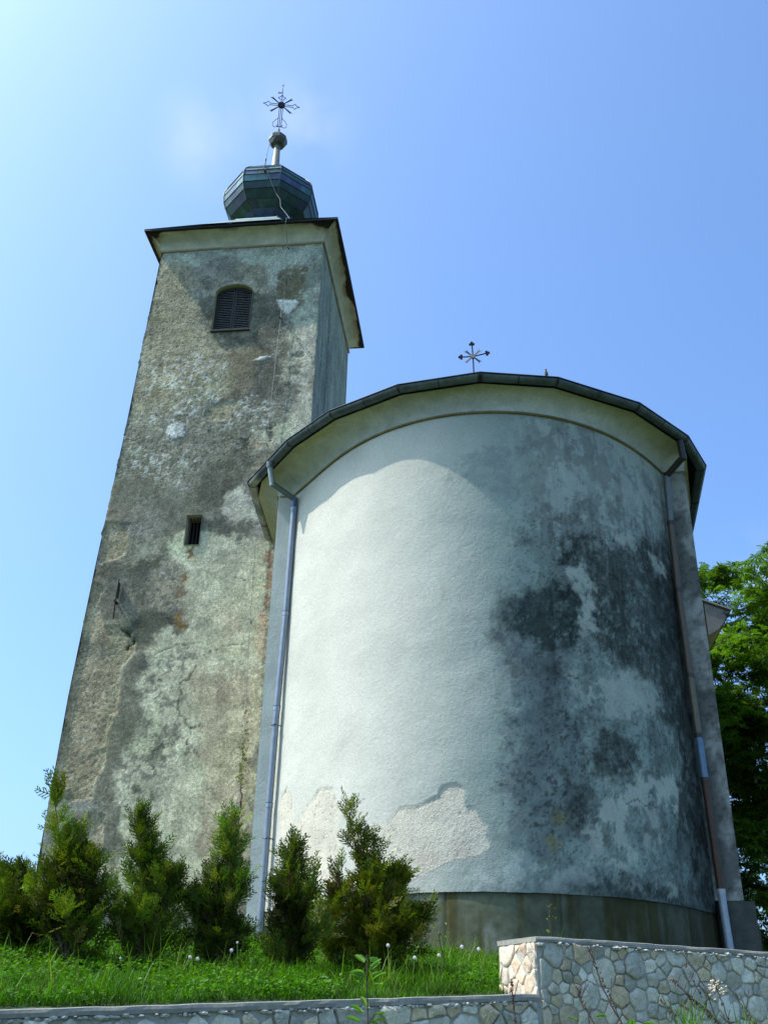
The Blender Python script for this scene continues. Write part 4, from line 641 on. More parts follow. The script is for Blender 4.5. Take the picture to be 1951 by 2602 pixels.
def ring_at(p,m,wd=.02):
    mb=MB(); d=Vector((-m.y,m.x)).normalized(); mm=m
    prof=[(-gr+(gr+.006)*math.cos(math.pi*(1+j/12)),gz+(gr+.006)*math.sin(math.pi*(1+j/12))) for j in range(13)]
    V=[]
    for s in (-wd,wd): V+=[(p.x+mm.x*o+d.x*s,p.y+mm.y*o+d.y*s,z) for o,z in prof]
    mb.add(V,[(j,j+1,14+j,13+j) for j in range(12)],(.02,.022,.02)); mb.build('bracket',M['gutter'],gut)
ms=miter(G_)
for i in range(1,10): ring_at(G_[i],ms[i],.012 if i!=5 else .03)
for i in range(1,9): ring_at(G_[i].lerp(G_[i+1],.5),(Vector(((G_[i+1]-G_[i]).y,-(G_[i+1]-G_[i]).x))).normalized(),.007)
ring_at(G_[0].lerp(G_[1],.35),ms[0]); ring_at(G_[9].lerp(G_[10],.5),ms[9])
# roofs
mb=MB(); ap=(-.1,.3,10.35); rg=(-.1,5.7,10.35); ro=[(p.x-m.x*.03,p.y-m.y*.03,gz+.02) for p,m in zip(G_,ms)]
b=[ap,rg]+ro; F=[(0,i+2,i+3) for i in range(1,9)]+[(1,0,3,2),(0,1,13,12),(0,12,11)][0:1]+[(0,1,12+1,11+1),(0,12,11)]
mb.add(b,F,(.1,.1,.1)); mb.build('roof',M['roofdark'],ch)
mb=MB(); zz=8.33
mb.add([(5.16,5.45,zz),(.1,5.45,10.45),(.1,13,10.45),(5.16,13,zz),(5.16,5.45,zz-.035),(.1,5.45,10.41),(.1,13,10.41),(5.16,13,zz-.035)],[(0,1,2,3),(4,7,6,5),(0,4,5,1),(3,2,6,7),(0,3,7,4)],(.42,.41,.38))
mb.add([(-4.9,5.45,zz),(.1,5.45,10.45),(.1,13,10.45),(-4.9,13,zz)],[(0,3,2,1)],(.3,.3,.3)); mb.build('nave_roof',M['coping'],ch)
# nave cornice end, stone face, with yellow cove running back
mb=MB(); pr=[(4.62,7.75),(4.72,7.80),(4.86,7.90),(4.98,8.04),(5.04,8.16),(5.04,8.30),(4.62,8.48)]
mb.add([(x,5.50,z) for x,z in pr],[tuple(range(7))],(.20,.185,.155)); n=len(pr)
mb.add([(x,5.50,z) for x,z in pr]+[(x,13,z) for x,z in pr],[(i+1,i,i+n,i+1+n) for i in range(5)],(.50,.38,.17)); mb.build('nave_cornice',M['cove'],ch)
mb=MB(); prg=[(5.05+.06*math.cos(a),8.27+.06*math.sin(a)) for a in np.linspace(math.pi,2*math.pi,9)]
mb.add([(x,5.46,z) for x,z in prg]+[(x,13,z) for x,z in prg],[(i,i+1,i+10,i+9) for i in range(8)]+[tuple(range(9))],(.07,.07,.065)); mb.build('nave_gutter',M['gutter'],ch)
# plinth: curved concrete base with joints and runs
def plinth():
    n=300; ph=np.linspace(P0-.02,P1+.03,n); zs=np.linspace(.2,ZL+.0,44); m=len(zs); Z=np.repeat(zs,n); PH=np.tile(ph,m); U=PH*3.03
    C=np.array([.135,.145,.085])*(.5+.9*fbm(U*1.6,Z*1.6,5,180,.6))[:,None]
    r=sm(.46,.66,fbm(U*6,Z*.5,4,181)); C=C*(1-r[:,None]*np.array([.35,.45,.75]))
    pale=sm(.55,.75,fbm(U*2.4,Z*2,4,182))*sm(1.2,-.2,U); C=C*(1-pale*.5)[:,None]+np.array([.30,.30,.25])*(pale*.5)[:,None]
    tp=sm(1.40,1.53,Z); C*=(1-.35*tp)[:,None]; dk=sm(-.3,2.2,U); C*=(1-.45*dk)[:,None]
    H=0*U
    for j in (-1.75,-.55,.73,1.95,2.75): k=np.exp(-((U-j)/.012)**2); H-=.012*k; C*=(1-.5*k)[:,None]
    R=rphi(np.clip(PH,P0,P1))-.018+H+.006*(fbm(U*3,Z*3,3,184)-.5)
    return np.c_[R*np.sin(PH),-R*np.cos(PH),Z],grid_faces(n,m),C
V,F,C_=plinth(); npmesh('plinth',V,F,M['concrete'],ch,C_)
mb=MB(); mb.add([(-3.46,-.93,0),(-3.05,-.93,0),(-3.05,-.5,0),(-3.46,-.5,0),(-3.46,-.93,1.33),(-3.05,-.93,1.33),(-3.05,-.5,1.33),(-3.46,-.5,1.33)],[(0,1,5,4),(1,2,6,5),(2,3,7,6),(3,0,4,7),(4,5,6,7)],(.17,.165,.13)); mb.build('plinth_block',M['concrete'],ch)
mb=MB(); mb.box((3.03,-.97,.84),(.44,.56,1.62),0,(.075,.075,.06)); mb.box((3.42,3.0,.8),(.5,5,1.5),0,(.10,.10,.08)); mb.build('plinth_block',M['concrete'],ch)
# downpipes
def pipe(nodes,r,segs,label,grp):
    """nodes: local points; segs: colour per segment"""
    pr_=empty('downpipe',nodes[-1]); pr_.parent=ch; pr_['label']=label
    o=Vector(nodes[-1]); P=[Vector(p)-o for p in nodes]
    mb=MB()
    for i,(a,b) in enumerate(zip(P[:-1],P[1:])): mb.tube([a,b],r,14,col=segs[i])
    for p in P[1:-1]: mb.tube([p+Vector((0,0,-r*.9)),p,p+Vector((0,0,r*.9))],[r*.9,r*1.02,r*.9],12,col=segs[0])
    t=mb.build('pipe_run',M['pipe'],pr_); autosmooth(t,35)
    return pr_,P
lb=(.23,.27,.31); lg=(.30,.33,.31)
lp,P=pipe([(-3.44,-1.34,8.26),(-3.39,-1.28,7.95),(-3.07,-1.0,7.80),(-3.07,-.985,7.62),(-3.085,-.97,5.8),(-3.12,-.97,4.3),(-3.13,-.97,2.9),(-3.135,-.97,1.25)],.048,[lg,(.14,.17,.17),(.10,.13,.22),lb,lb,lb,lb],'slate blue metal downpipe with swan neck at the left end of the apse','p')
for i in (3,4,5,6):
    mb=MB(); p=P[i]; mb.tube([p+Vector((0,0,-.03)),p+Vector((0,0,.03))],.053,14,col=(.27,.33,.40)); mb.tube([p+Vector((0,0,.03)),p+Vector((0,0,.038))],.055,14,col=(.05,.06,.07)); mb.build('joint_collar',M['pipe'],lp)
mb=MB(); p=P[0]; mb.tube([p+Vector((0,0,.05)),p+Vector((.0,0,-.05))],[.065,.05],14,col=(.16,.18,.16)); mb.build('outlet',M['pipe'],lp)
for z in (4.05,2.45):
    mb=MB(); x=-3.125; o=Vector((-3.135,-.97,1.25)); q=Vector((x,-.97,z))-o
    mb.tube([q+Vector((.053*math.cos(a),.053*math.sin(a),0)) for a in np.linspace(0,2*math.pi,15)],.006,5,col=(.1,.12,.14)); mb.tube([q+Vector((.05,.02,0)),q+Vector((.13,.06,-.01))],.008,5,col=(.1,.12,.14)); mb.tube([q+Vector((-.01,-.055,.0)),q+Vector((.02,-.075,.01))],.007,5,col=(.1,.12,.14)); mb.build('bracket',M['pipe'],lp)
rust=(.13,.095,.06); dk=(.05,.045,.035); bl=(.15,.22,.29)
rp,P=pipe([(3.03,-1.62,8.25),(3.05,-1.60,7.97),(2.82,-1.33,7.80),(2.80,-1.30,7.0),(2.79,-1.30,5.9),(2.80,-1.30,4.6),(2.81,-1.31,3.75),(2.82,-1.31,3.15),(2.84,-1.32,1.75),(2.86,-1.34,.9)],.050,[dk,dk,(.16,.17,.15),rust,rust,(.16,.13,.08),bl,(.09,.05,.03),(.36,.40,.42)],'rust brown downpipe with a pale blue length at the right end of the apse','p')
for i in (3,4,5,6,7,8):
    mb=MB(); p=P[i]; mb.tube([p+Vector((0,0,-.03)),p+Vector((0,0,.03))],.056,14,col=(.07,.055,.04) if i<8 else (.45,.46,.45)); mb.build('joint_collar',M['pipe'],rp)
# small roof cross on the sanctuary ridge
sc=empty('roof_cross',(-.10,0.0,10.2)); sc.parent=ch
mb=MB(); mb.tube([(.0,0,-.0),(-.02,0,1.04),(-.035,0,1.34)],.013,7); mb.build('upright',M['iron'],sc)
cen=Vector((-.022,0,1.04))
def club(c,d,mb):
    d=Vector(d).normalized(); pn=Vector((-d.z,0,d.x))
    for q in (c+d*.035,c+pn*.03,c-pn*.03): mb.tube([q+Vector((0,-.012,0)),q+Vector((0,.012,0))],.024,10)
mb=MB(); club(Vector((-.037,0,1.32)),(-.03,0,1),mb); mb.build('trefoil',M['iron'],sc)
for s,dz in ((-1,.0),(1,.06)):
    mb=MB(); e_=Vector((s*.235,0,1.04+dz)); mb.tube([cen,e_],.012,6); club(e_,e_-cen,mb); mb.build('side_arm',M['iron'],sc)
for an in (45,135,-45,-135):
    mb=MB(); d=(math.cos(rad(an)),math.sin(rad(an))); pn=(-d[1],d[0]); poly=[(.03,-.010),(.15,-.018),(.20,-.03),(.17,-.002),(.20,.028),(.15,.018),(.03,.010)]
    mb.prism([(cen.x+d[0]*u+pn[0]*v,cen.z+d[1]*u+pn[1]*v) for u,v in poly],-.004,.004,col=(.32,.24,.2) if an in(45,-135) else (.08,.07,.07)); mb.build('ray',M['dry'],sc)
mb=MB(); mb.tube([cen+Vector((0,-.02,0)),cen+Vector((0,.02,0))],.045,10,col=(.25,.25,.22)); mb.build('hub',M['dry'],sc)
# bird on the gutter rim
bd=tag(empty('bird',(0,0,0)),'tiny grey bird perched on the gutter rim of the apse','bird')
bw=Matrix.Translation((1.7,15.05,0))@Matrix.Rotation(ANG,4,'Z')@Vector((.95,-3.325,gz+.02)); bd.location=bw
mb=MB(); mb.tube([(0.02,.03,-.015),(.012,.02,.01),(.004,.0,.04),(-.002,-.008,.07),(-.004,-.012,.088),(-.004,-.014,.108)],[.006,.016,.027,.024,.015,.013],10,col=(.17,.15,.13)); b_=mb.build('body',M['bird'],bd,True)
mb=MB(); mb.tube([(-.004,-.014,.095),(-.004,-.016,.108),(-.004,-.014,.122)],[.010,.0165,.006],10,col=(.13,.11,.10)); mb.build('head',M['bird'],bd,True)
mb=MB(); mb.tube([(-.006,-.03,.107),(-.008,-.046,.104)],[.005,.001],6,col=(.04,.04,.03)); mb.build('beak',M['bird'],bd)
mb=MB(); mb.add([(.012,.02,.02),(.030,.034,.012),(.05,.075,-.035),(.035,.07,-.04)],[(0,1,2,3),(3,2,1,0)],(.12,.10,.09)); mb.build('tail',M['bird'],bd)
for s in (-1,1):
    mb=MB(); mb.tube([(s*.008,0,.018),(s*.009,-.008,.0),(s*.009,-.012,-.018)],.0022,5,col=(.1,.06,.04)); mb.build('leg',M['bird'],bd)
# =================================================================== ground
WA=np.array([1.19,8.01]); WD=np.array([.912,.410]); WN=np.array([-.410,.912])   # garden wall: corner, direction, inward normal
def ztop(w): return .327+np.minimum(w,0)*.057
def zg(x,y):
    x=np.asarray(x,float); y=np.asarray(y,float); w=(x-WA[0])*WD[0]+(y-WA[1])*WD[1]; v=(x-WA[0])*WN[0]+(y-WA[1])*WN[1]
    zt=ztop(w)-.055
    z=zt+(np.minimum(v,4.2)-.1)*(.86-zt)/4.1
    z=z+.05*(fbm(x*1.1,y*1.1,3,500)-.5)*sm(.1,.6,v)
    return np.where(v<0,-1.6,z)
def bank():
    ws=np.concatenate([[-600,-150,-50,-20,-10],np.arange(-7,6.01,.12),[8,12,25,60,200,600]]); vs=np.concatenate([[.05],np.arange(.17,5,.12),[6,8,12,20,60,200,600]])
    W_,V_=np.meshgrid(ws,vs); x=WA[0]+W_*WD[0]+V_*WN[0]; y=WA[1]+W_*WD[1]+V_*WN[1]; x=x.ravel(); y=y.ravel()
    return np.c_[x,y,zg(x,y)],grid_faces(len(ws),len(vs))
V,F=bank(); b_=npmesh('grass_bank',V,F,M['soil'],None,None); tag(b_,kind='structure')
mb=MB(); p=lambda w_,v_: (WA[0]+w_*WD[0]+v_*WN[0],WA[1]+w_*WD[1]+v_*WN[1],-1.6)
mb.add([p(-600,.1),p(600,.1),p(600,-600),p(-600,-600)],[(3,2,1,0)],(1,1,1)); r_=mb.build('lane',M['road']); tag(r_,kind='structure')
# =================================================================== garden wall
gw=tag(empty('stone_wall',(WA[0],WA[1],-1.6),math.atan2(WD[1],WD[0])),'stepped retaining wall of pale limestone rubble with a thin concrete coping','wall')
# wall-local: x along, y inward, z above the lane
rs=random.Random(21)
def cells(x0,x1,z0,z1,sp,keep,ax=1.0):
    """power diagram of dart-thrown seeds of very mixed size"""
    pts=[];rs_=[]; area=(x1-x0)*(z1-z0); tries=int(area/(sp*sp)*60)
    for k in range(tries):
        q=rs.random(); r=sp*(.26+.52*q**1.8)*(1.25 if k<tries*.08 else 1); c=(rs.uniform(x0-.02,x1+.02),rs.uniform(z0-.02,z1+.02))
        if all(((c[0]-p[0])/ax)**2+(c[1]-p[1])**2>(r+r2)**2*.82 for p,r2 in zip(pts,rs_)): pts.append(c); rs_.append(r)
    P=np.array(pts); R=np.array(rs_); out=[]
    for i,c in enumerate(P):
        poly=[(x0,z0),(x1,z0),(x1,z1),(x0,z1)]; d=np.hypot(*(P-c).T); nb=np.argsort(d)[1:22]
        for j in nb:
            n_=P[j]-c; dd=n_@n_; m_=c+n_*(dd+R[i]**2-R[j]**2)/(2*dd); new=[]
            for k in range(len(poly)):
                a=np.array(poly[k]); b=np.array(poly[(k+1)%len(poly)]); sa=(a-m_)@n_; sb=(b-m_)@n_
                if sa<=0: new.append(tuple(a))
                if sa*sb<0: t=sa/(sa-sb); new.append(tuple(a+(b-a)*t))
            poly=new
            if len(poly)<3: break
        if len(poly)>=3: out.append(poly)
    return out
def stones(name,x0,x1,z0,z1f,sp,keep,ax,tr,pal,gap=.008,relief=.02,rnd=.5,edgebias=None):
    """tr maps (x,z,out) to wall-local 3-D"""
    V=[];F=[];C_=[]
    zmax=max(z1f(x0),z1f(x1))
    for poly in cells(x0,x1,z0,zmax,sp,keep,ax):
        P=np.array(poly); c=P.mean(0)
        if c[1]>z1f(c[0])-.015: continue
        ar=.5*abs(np.dot(P[:,0],np.roll(P[:,1],1))-np.dot(P[:,1],np.roll(P[:,0],1)))
        if ar<.0005: continue
        # resample outline and roughen it
        L_=np.linalg.norm(np.roll(P,-1,0)-P,axis=1); per=L_.sum(); n=max(12,int(per/.014)); Q=[]
        cum=np.concatenate([[0],np.cumsum(L_)])
        for t in np.arange(n)/n*per:
            k=np.searchsorted(cum,t,side='right')-1; k=min(k,len(P)-1); f=(t-cum[k])/max(L_[k],1e-9); Q.append(P[k]+(P[(k+1)%len(P)]-P[k])*f)
        Q=np.array(Q); 
        PALX=1
        for _ in range(1): Q=Q*(1-rnd)+(np.roll(Q,1,0)+np.roll(Q,-1,0))*rnd/2
        r=np.hypot(*(Q-c).T); k_=(1-gap/np.maximum(r,.02)) ; k_=k_*(1+.05*(np.array([rs.random() for _ in Q])-.5)); Q=c+(Q-c)*k_[:,None]; an_=np.arctan2(Q[:,1]-c[1],Q[:,0]-c[0]); Q=c+(Q-c)*(1+.045*np.sin(an_*3+rs.uniform(0,6))+.02*np.sin(an_*5+rs.uniform(0,6))-.015)[:,None]
        Q[:,1]=np.minimum(Q[:,1],np.array([z1f(x) for x in Q[:,0]])-.004)
        base=np.array(pal[rs.randrange(len(pal))])*rs.uniform(.88,1.28)*np.array([1.02,.99,.90]); h=relief*rs.uniform(.4,1.3); tx,tz=rs.uniform(-.12,.12),rs.uniform(-.12,.12)
        b=len(V); n=len(Q); lv=[(1.0,-.01),(.985,h*.55),(.93,h*.9),(.62,h*1.05),(.30,h*1.1)]
        for s_,o in lv:
            for q in Q:
                d=q-c; oo=o+(d[0]*tx+d[1]*tz)*(s_<.99)+(rs.uniform(-.15,.15)*h if s_<.95 else 0)
                V.append(tr(c[0]+d[0]*s_,c[1]+d[1]*s_,oo)); C_.append(tuple(base*rs.uniform(.9,1.08)*(.8 if s_>.99 else 1)))
        V.append(tr(c[0],c[1],h*1.1)); C_.append(tuple(base))
        for l in range(4):
            for k in range(n): F.append((b+l*n+k,b+l*n+(k+1)%n,b+(l+1)*n+(k+1)%n,b+(l+1)*n+k))
        for k in range(n): F.append((b+4*n+k,b+4*n+(k+1)%n,b+5*n))
    return V,F,C_
def build_stones(name,parts,mat=M['stone']):
    mb=MB()
    for V,F,C_ in parts:
        b=len(mb.v); mb.v+=V; mb.f+=[tuple(b+i for i in f) for f in F]; mb.c+=C_
    o=mb.build(name,mat,gw,True); autosmooth(o,50); return o
PALS=[(.52,.51,.42),(.46,.46,.39),(.58,.55,.44),(.42,.42,.36),(.52,.46,.33),(.60,.59,.50),(.38,.38,.31),(.50,.42,.28)]
PALW=[(.62,.50,.38),(.55,.46,.36),(.66,.57,.46),(.60,.46,.34),(.50,.44,.37)]
lowtop=lambda x: 1.6+float(ztop(x))-.05; up=1.6+.72; uptop=lambda x: up-.05
front=lambda x,z,o:(x,-o,z)
build_stones('stonework',[stones('a',-5.5,-.02,.95,lowtop,.125,.70,1.35,front,PALS,.006,.026,.20)])
build_stones('stonework',[stones('b',.02,4.2,.95,uptop,.108,.78,1.05,front,PALS,.004,.020,.18)])
# end face of the raised part, flat stones, sunlight's warmth put into their colour
build_stones('end_stonework',[stones('c',.0,.53,1.6+.29,uptop,.15,.8,.9,lambda x,z,o:(-o,x,z),PALW,.006,.010,.35)])
# ragged white mortar lip under the coping
def lump(mb,c,s,colr):
    V=[];n=7
    for j,zc in enumerate((-1,-.6,0,.6,1)):
        rr_=math.sqrt(1-zc*zc)
        for k in range(n): a=2*math.pi*k/n+j*.4; f=rs.uniform(.75,1.2); V.append((c[0]+math.cos(a)*rr_*s[0]*f,c[1]+math.sin(a)*rr_*s[1]*f,c[2]+zc*s[2]*rs.uniform(.8,1.1)))
    mb.add(V,[(j*n+k,j*n+(k+1)%n,(j+1)*n+(k+1)%n,(j+1)*n+k) for j in range(4) for k in range(n)],colr)
mb=MB()
for x0,x1,zt in ((-5.5,-.02,lowtop),(.02,4.2,uptop)):
    n=int((x1-x0)/.03)
    for k in range(n):
        x=x0+(x1-x0)*k/n; 
        if rs.random()<.35: continue
        s_=rs.uniform(.006,.022); lump(mb,(x,-.010,zt(x)-.003-rs.uniform(0,.016)),(s_*rs.uniform(1,2.2),rs.uniform(.018,.036),s_*.9),tuple(np.array((.50,.49,.42))*rs.uniform(.7,1.1)))
lipo=mb.build('mortar_lip',M['stone'],gw); 
mb=MB()
mb.add([(-9,0,0),(0,0,0),(0,0,lowtop(0)),(-9,0,lowtop(-9)),(-9,.45,0),(0,.45,0),(0,.45,lowtop(0)),(-9,.45,lowtop(-9))],[(0,1,2,3),(5,4,7,6),(3,2,6,7)])
mb.add([(0,0,0),(6,0,0),(6,0,up-.05),(0,0,up-.05),(0,.53,0),(6,.53,0),(6,.53,up-.05),(0,.53,up-.05)],[(0,1,2,3),(5,4,7,6),(3,2,6,7),(4,0,3,7),(1,5,6,2)])
mb.build('core',M['mortar'],gw)
def rough_slab(name,x0,x1,zf0,th,y0,y1):
    n=int((x1-x0)/.05)+1; V=[];F=[]
    prof=[(y0,0),(y0-.004,th*.5),(y0,th-.004),(y0+.012,th),(y1,th),(y1,0)]
    for i in range(n):
        x=x0+(x1-x0)*i/(n-1); z=zf0(x)
        for a,b in prof: V.append((x,a+(.009*(float(vn(x*9,b*50+3,9))-.5)),z+b+.006*(float(vn(x*6,a*9,5))-.5)))
    k=len(prof)
    for i in range(n-1):
        for j in range(k): F.append((i*k+j,(i+1)*k+j,(i+1)*k+(j+1)%k,i*k+(j+1)%k))
    F+= [tuple(range(k)),tuple((n-1)*k+j for j in range(k))[::-1]]
    mb=MB(); mb.add(V,F,(1,1,1)); return mb.build(name,M['coping'],gw)
rough_slab('coping',-9,-.005,lambda x:lowtop(x),.046,-.022,.45); rough_slab('coping',-.008,6,lambda x:up-.05,.036,-.012,.54)
# =================================================================== plants
rp_=np.random.RandomState(7)
def inst(tv,tf_,tc,M3,T,tint):
    """instances of a template: tv (n,3), M3 (k,3,3), T (k,3), tint (k,3) -> arrays"""
    k=len(T); V=np.einsum('kij,nj->kni',M3,tv)+T[:,None,:]; n=len(tv)
    F=(tf_[None,:,:]+(np.arange(k)*n)[:,None,None]).reshape(-1,tf_.shape[1]); C=tint[:,None,:]*tc[None,:,:]
    return V.reshape(-1,3),F,C.reshape(-1,3)
def frames(D,roll,scale):
    D=D/np.linalg.norm(D,axis=1)[:,None]; up=np.tile([0,0,1.],(len(D),1)); X=np.cross(D,up); X/=np.linalg.norm(X,axis=1)[:,None]+1e-9; Z=np.cross(X,D)
    c,s=np.cos(roll)[:,None],np.sin(roll)[:,None]; X2=X*c+Z*s; Z2=-X*s+Z*c
    return np.stack([X2,D,Z2],2)*scale[:,None,None]      # template x=side, y=forward, z=normal
# flat scale-leaf spray of a thuja: rib with forked side twigs
def spray_template(seed):
    r=random.Random(seed); V=[];F=[];C_=[]
    def rib(p,a,l,w,dz):
        q=(p[0]+math.sin(a)*l,p[1]+math.cos(a)*l,p[2]+dz); pn=(math.cos(a)*w/2,-math.sin(a)*w/2); b=len(V)
        V.extend([(p[0]-pn[0]*.8,p[1]-pn[1]*.8,p[2]),(p[0]+pn[0]*.8,p[1]+pn[1]*.8,p[2]),(q[0]+pn[0]*.55,q[1]+pn[1]*.55,q[2]),(q[0]-pn[0]*.55,q[1]-pn[1]*.55,q[2])]); F.append((b,b+1,b+2,b+3))
        f=r.uniform(.8,1.2); tip=(1.15*f,1.2*f,.9*f); C_.extend([(f*.8,f*.8,f*.8)]*2+[tip]*2); return q
    p=(0,0,0); L_=.13
    for k in range(5):
        q=rib(p,r.uniform(-.08,.08),L_/5,.009,.001)
        for s in (-1,1):
            a=s*r.uniform(.6,.95); l=L_*(.42-.06*k)*r.uniform(.8,1.2); e_=rib(q,a,l*.6,.0095,r.uniform(-.004,.006)); rib(e_,a*.55,l*.5,.0085,r.uniform(-.006,.004)); rib(e_,a*1.35,l*.34,.0075,r.uniform(-.006,.004))
        p=q
    rib(p,0,.022,.005,.002)
    return np.array(V),np.array(F),np.array(C_)
SPR=[spray_template(s) for s in range(4)]
def thuja(loc,tips,label,seed,dens=1.0,width=.3):
    """tips: list of (dx,dy,height,radius,weight): leaders of the shrub"""
    r=np.random.RandomState(seed); root=tag(empty('thuja_shrub',loc),label,'shrub','young thujas planted in a row below the church')
    mb=MB(); AP=[];AD=[]
    tips=list(tips)+[(tips[0][0]*.5+r.uniform(-.34,.34),r.uniform(-.1,.1),r.uniform(.45,.95),r.uniform(.07,.12),.15,None) for _ in range(0 if label.startswith('broad') else 4)]
    for li,(dx,dy,h,rad_,wt,bare) in enumerate(tips):
        n=9; sx=r.uniform(-.03,.03,n+1).cumsum()*.25; tr_=[]
        for i in range(n+1):
            t=i/n; tr_.append((dx*t**1.2+sx[i],dy*t,h*t))
        mb.tube(tr_,[.017*(1-.85*i/n)*(h/1.4) for i in range(n+1)],6)
        tr_=np.array(tr_); nb=int(58*wt*dens)
        for b in range(nb):
            t=r.uniform(.04,.97)**.9; 
            if bare and bare[0]<t<bare[1] and r.rand()<.75: continue
            p=np.array([np.interp(t,np.linspace(0,1,n+1),tr_[:,k]) for k in range(3)]); az=r.uniform(0,6.283)
            Rm=rad_*(1.0*(1-t)**.8)*(.8+.2*math.sin(min(1,t*3.5)*1.57))*r.uniform(.35,1.5)
            Rm*= 1+.35*math.sin(az*2+seed+t*9)
            el=rad(r.uniform(20,55)+25*t); L2=max(.05,Rm); d=np.array([math.cos(az)*math.cos(el),math.sin(az)*math.cos(el),math.sin(el)])
            q=p+d*np.array([1,1,.8])*L2; mb.tube([tuple(p),tuple(p+(q-p)*.55+np.array([0,0,-.01])),tuple(q)],[.005,.0035,.0015],4,cap=False)
            ns=int(4+L2*24*dens)
            for k in range(ns):
                u=r.uniform(.10,1.08)**.7; pos=p+(q-p)*u+r.normal(0,.018,3); dd=d*.7+r.normal(0,.42,3)+np.array([0,0,.35]); AP.append(pos); AD.append(dd)
    mb.build('trunk',M['bark'],root)
    HUE=np.array([r.uniform(.88,1.12),r.uniform(.9,1.1),r.uniform(.8,1.5)]); AP=np.array(AP); AD=np.array(AD); keep=AP[:,2]>.0; AP=AP[keep]; AD=AD[keep]; k=len(AP)
    cl=fbm(AP[:,0]*5+seed,AP[:,2]*5+AP[:,1]*3,3,seed); 
    rim=np.clip(.25+2.6*np.hypot(AP[:,0],AP[:,1])+.25*AP[:,2],.25,1.5); tint=HUE*np.array([.092,.140,.012])[None,:]*((.35+1.05*sm(.36,.64,cl)+.25*np.clip(AP[:,2],0,1.3)+r.uniform(-.2,.3,k))*(.55+.45*rim))[:,None]; tint[:,0]*=1+.5*(r.rand(k)-.35);  # sunlit edges painted in: outer and upper sprays brighter, inner ones darker
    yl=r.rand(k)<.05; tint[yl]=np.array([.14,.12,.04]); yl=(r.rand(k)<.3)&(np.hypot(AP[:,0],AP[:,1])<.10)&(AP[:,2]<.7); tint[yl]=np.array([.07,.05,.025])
    Vs=[];Fs=[];Cs=[];base=0
    for j,(tv,tf_,tc) in enumerate(SPR):
        ix=np.where(np.arange(k)%4==j)[0]; Mx=frames(AD[ix],r.uniform(-1.2,1.2,len(ix)),r.uniform(.75,1.45,len(ix)))
        a,f,c=inst(tv,tf_,tc,Mx,AP[ix],tint[ix]); Vs.append(a);Fs.append(f+base);Cs.append(c); base+=len(a)
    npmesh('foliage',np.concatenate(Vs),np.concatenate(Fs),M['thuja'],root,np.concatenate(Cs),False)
def gz_(x,y): return float(zg(x,y))
S_=[ # x,y, label, leaders
 (-2.90,8.95,'broad low thuja at the left edge of the picture, outside the tower corner',[(-.15,0,.62,.30,1.3,None),(-.42,.1,.66,.32,1.1,None),(.12,0,.45,.26,.7,None)]),
 (-2.40,8.62,'dense tall thuja before the tower left corner with a bare whip tip',[(-.33,0,1.35,.20,1.2,(.80,.93)),(.06,0,.80,.33,1.2,None),(-.12,.05,1.0,.34,1.2,None)]),
 (-1.83,8.80,'gappy thuja with crooked visible trunk in front of the middle of the tower',[(-.18,0,1.22,.25,1.1,None),(.16,0,.72,.32,.9,(.3,.6)),(.0,0,.9,.26,.6,None)]),
 (-1.28,8.96,'narrow pointed thuja in front of the downpipe foot',[(.02,0,1.24,.24,1.2,None),(-.20,0,.55,.24,.8,None),(.12,0,.75,.26,.8,None)]),
 (-.70,9.10,'open airy thuja just right of the downpipe against the white apse',[(-.05,0,1.10,.25,.85,None),(.14,0,.66,.32,.8,None),(-.14,0,.72,.22,.5,None)]),
 (.02,9.25,'thuja with a leaning bare topped leader against the peeling plaster',[(-.28,0,1.42,.24,1.1,(.80,.92)),(.20,0,.80,.36,1.3,None),(-.02,0,1.12,.25,.8,None),(.42,0,.50,.24,.8,None)]),
 (-.30,9.52,'low dark thuja squeezed between two taller ones below the white apse',[(-.02,0,.62,.28,.9,None)]),
]
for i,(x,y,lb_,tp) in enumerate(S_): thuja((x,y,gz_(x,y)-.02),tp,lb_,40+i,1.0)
# -------- grass: one stuff object of blades, and low clover-like leaves
def blades(n,w0,w1,v0,v1,h0,h1,seed,colr,thin=1.0,name='meadow_grass'):
    r=np.random.RandomState(seed); w_=r.uniform(w0,w1,n); v_=v0+(v1-v0)*r.rand(n)**1.15
    x=WA[0]+w_*WD[0]+v_*WN[0]; y=WA[1]+w_*WD[1]+v_*WN[1]; z=zg(x,y)-.01
    cl=fbm(x*1.7,y*1.7,4,seed); h=(h0+(h1-h0)*r.rand(n)**1.6)*(.15+1.75*cl); az=r.uniform(0,6.283,n); lean=r.uniform(.05,1.1,n)
    wd=r.uniform(.0022,.0048,n)*thin; ca,sa=np.cos(az),np.sin(az)
    V=np.zeros((n,7,3)); 
    for j,(t,ww) in enumerate(((0,1),(.38,.95),(.72,.65))):
        off=lean*h*t**1.8; zz=h*(t-.25*lean*t*t)
        for s,k in ((-1,0),(1,1)):
            V[:,2*j+k,0]=x+ca*off-sa*wd*ww*s; V[:,2*j+k,1]=y+sa*off+ca*wd*ww*s; V[:,2*j+k,2]=z+zz
    V[:,6,0]=x+ca*lean*h; V[:,6,1]=y+sa*lean*h; V[:,6,2]=z+h*(1-.25*lean)
    b=(np.arange(n)*7)[:,None]; Q=np.concatenate([b+np.array([0,1,3,2]),b+np.array([2,3,5,4])]); T_=b+np.array([4,5,6])
    c=np.array(colr)[None,:]*(.35+1.4*fbm(x*4,y*4,4,seed+1))[:,None]*r.uniform(.7,1.3,n)[:,None]; c[:,0]*=r.uniform(.8,1.4,n); C=np.repeat(c,7,0)
    return V.reshape(-1,3),[Q,T_],C
V1,F1,C1=blades(90000,-5.2,3.2,.42,4.6,.03,.14,3,(.045,.135,.004))
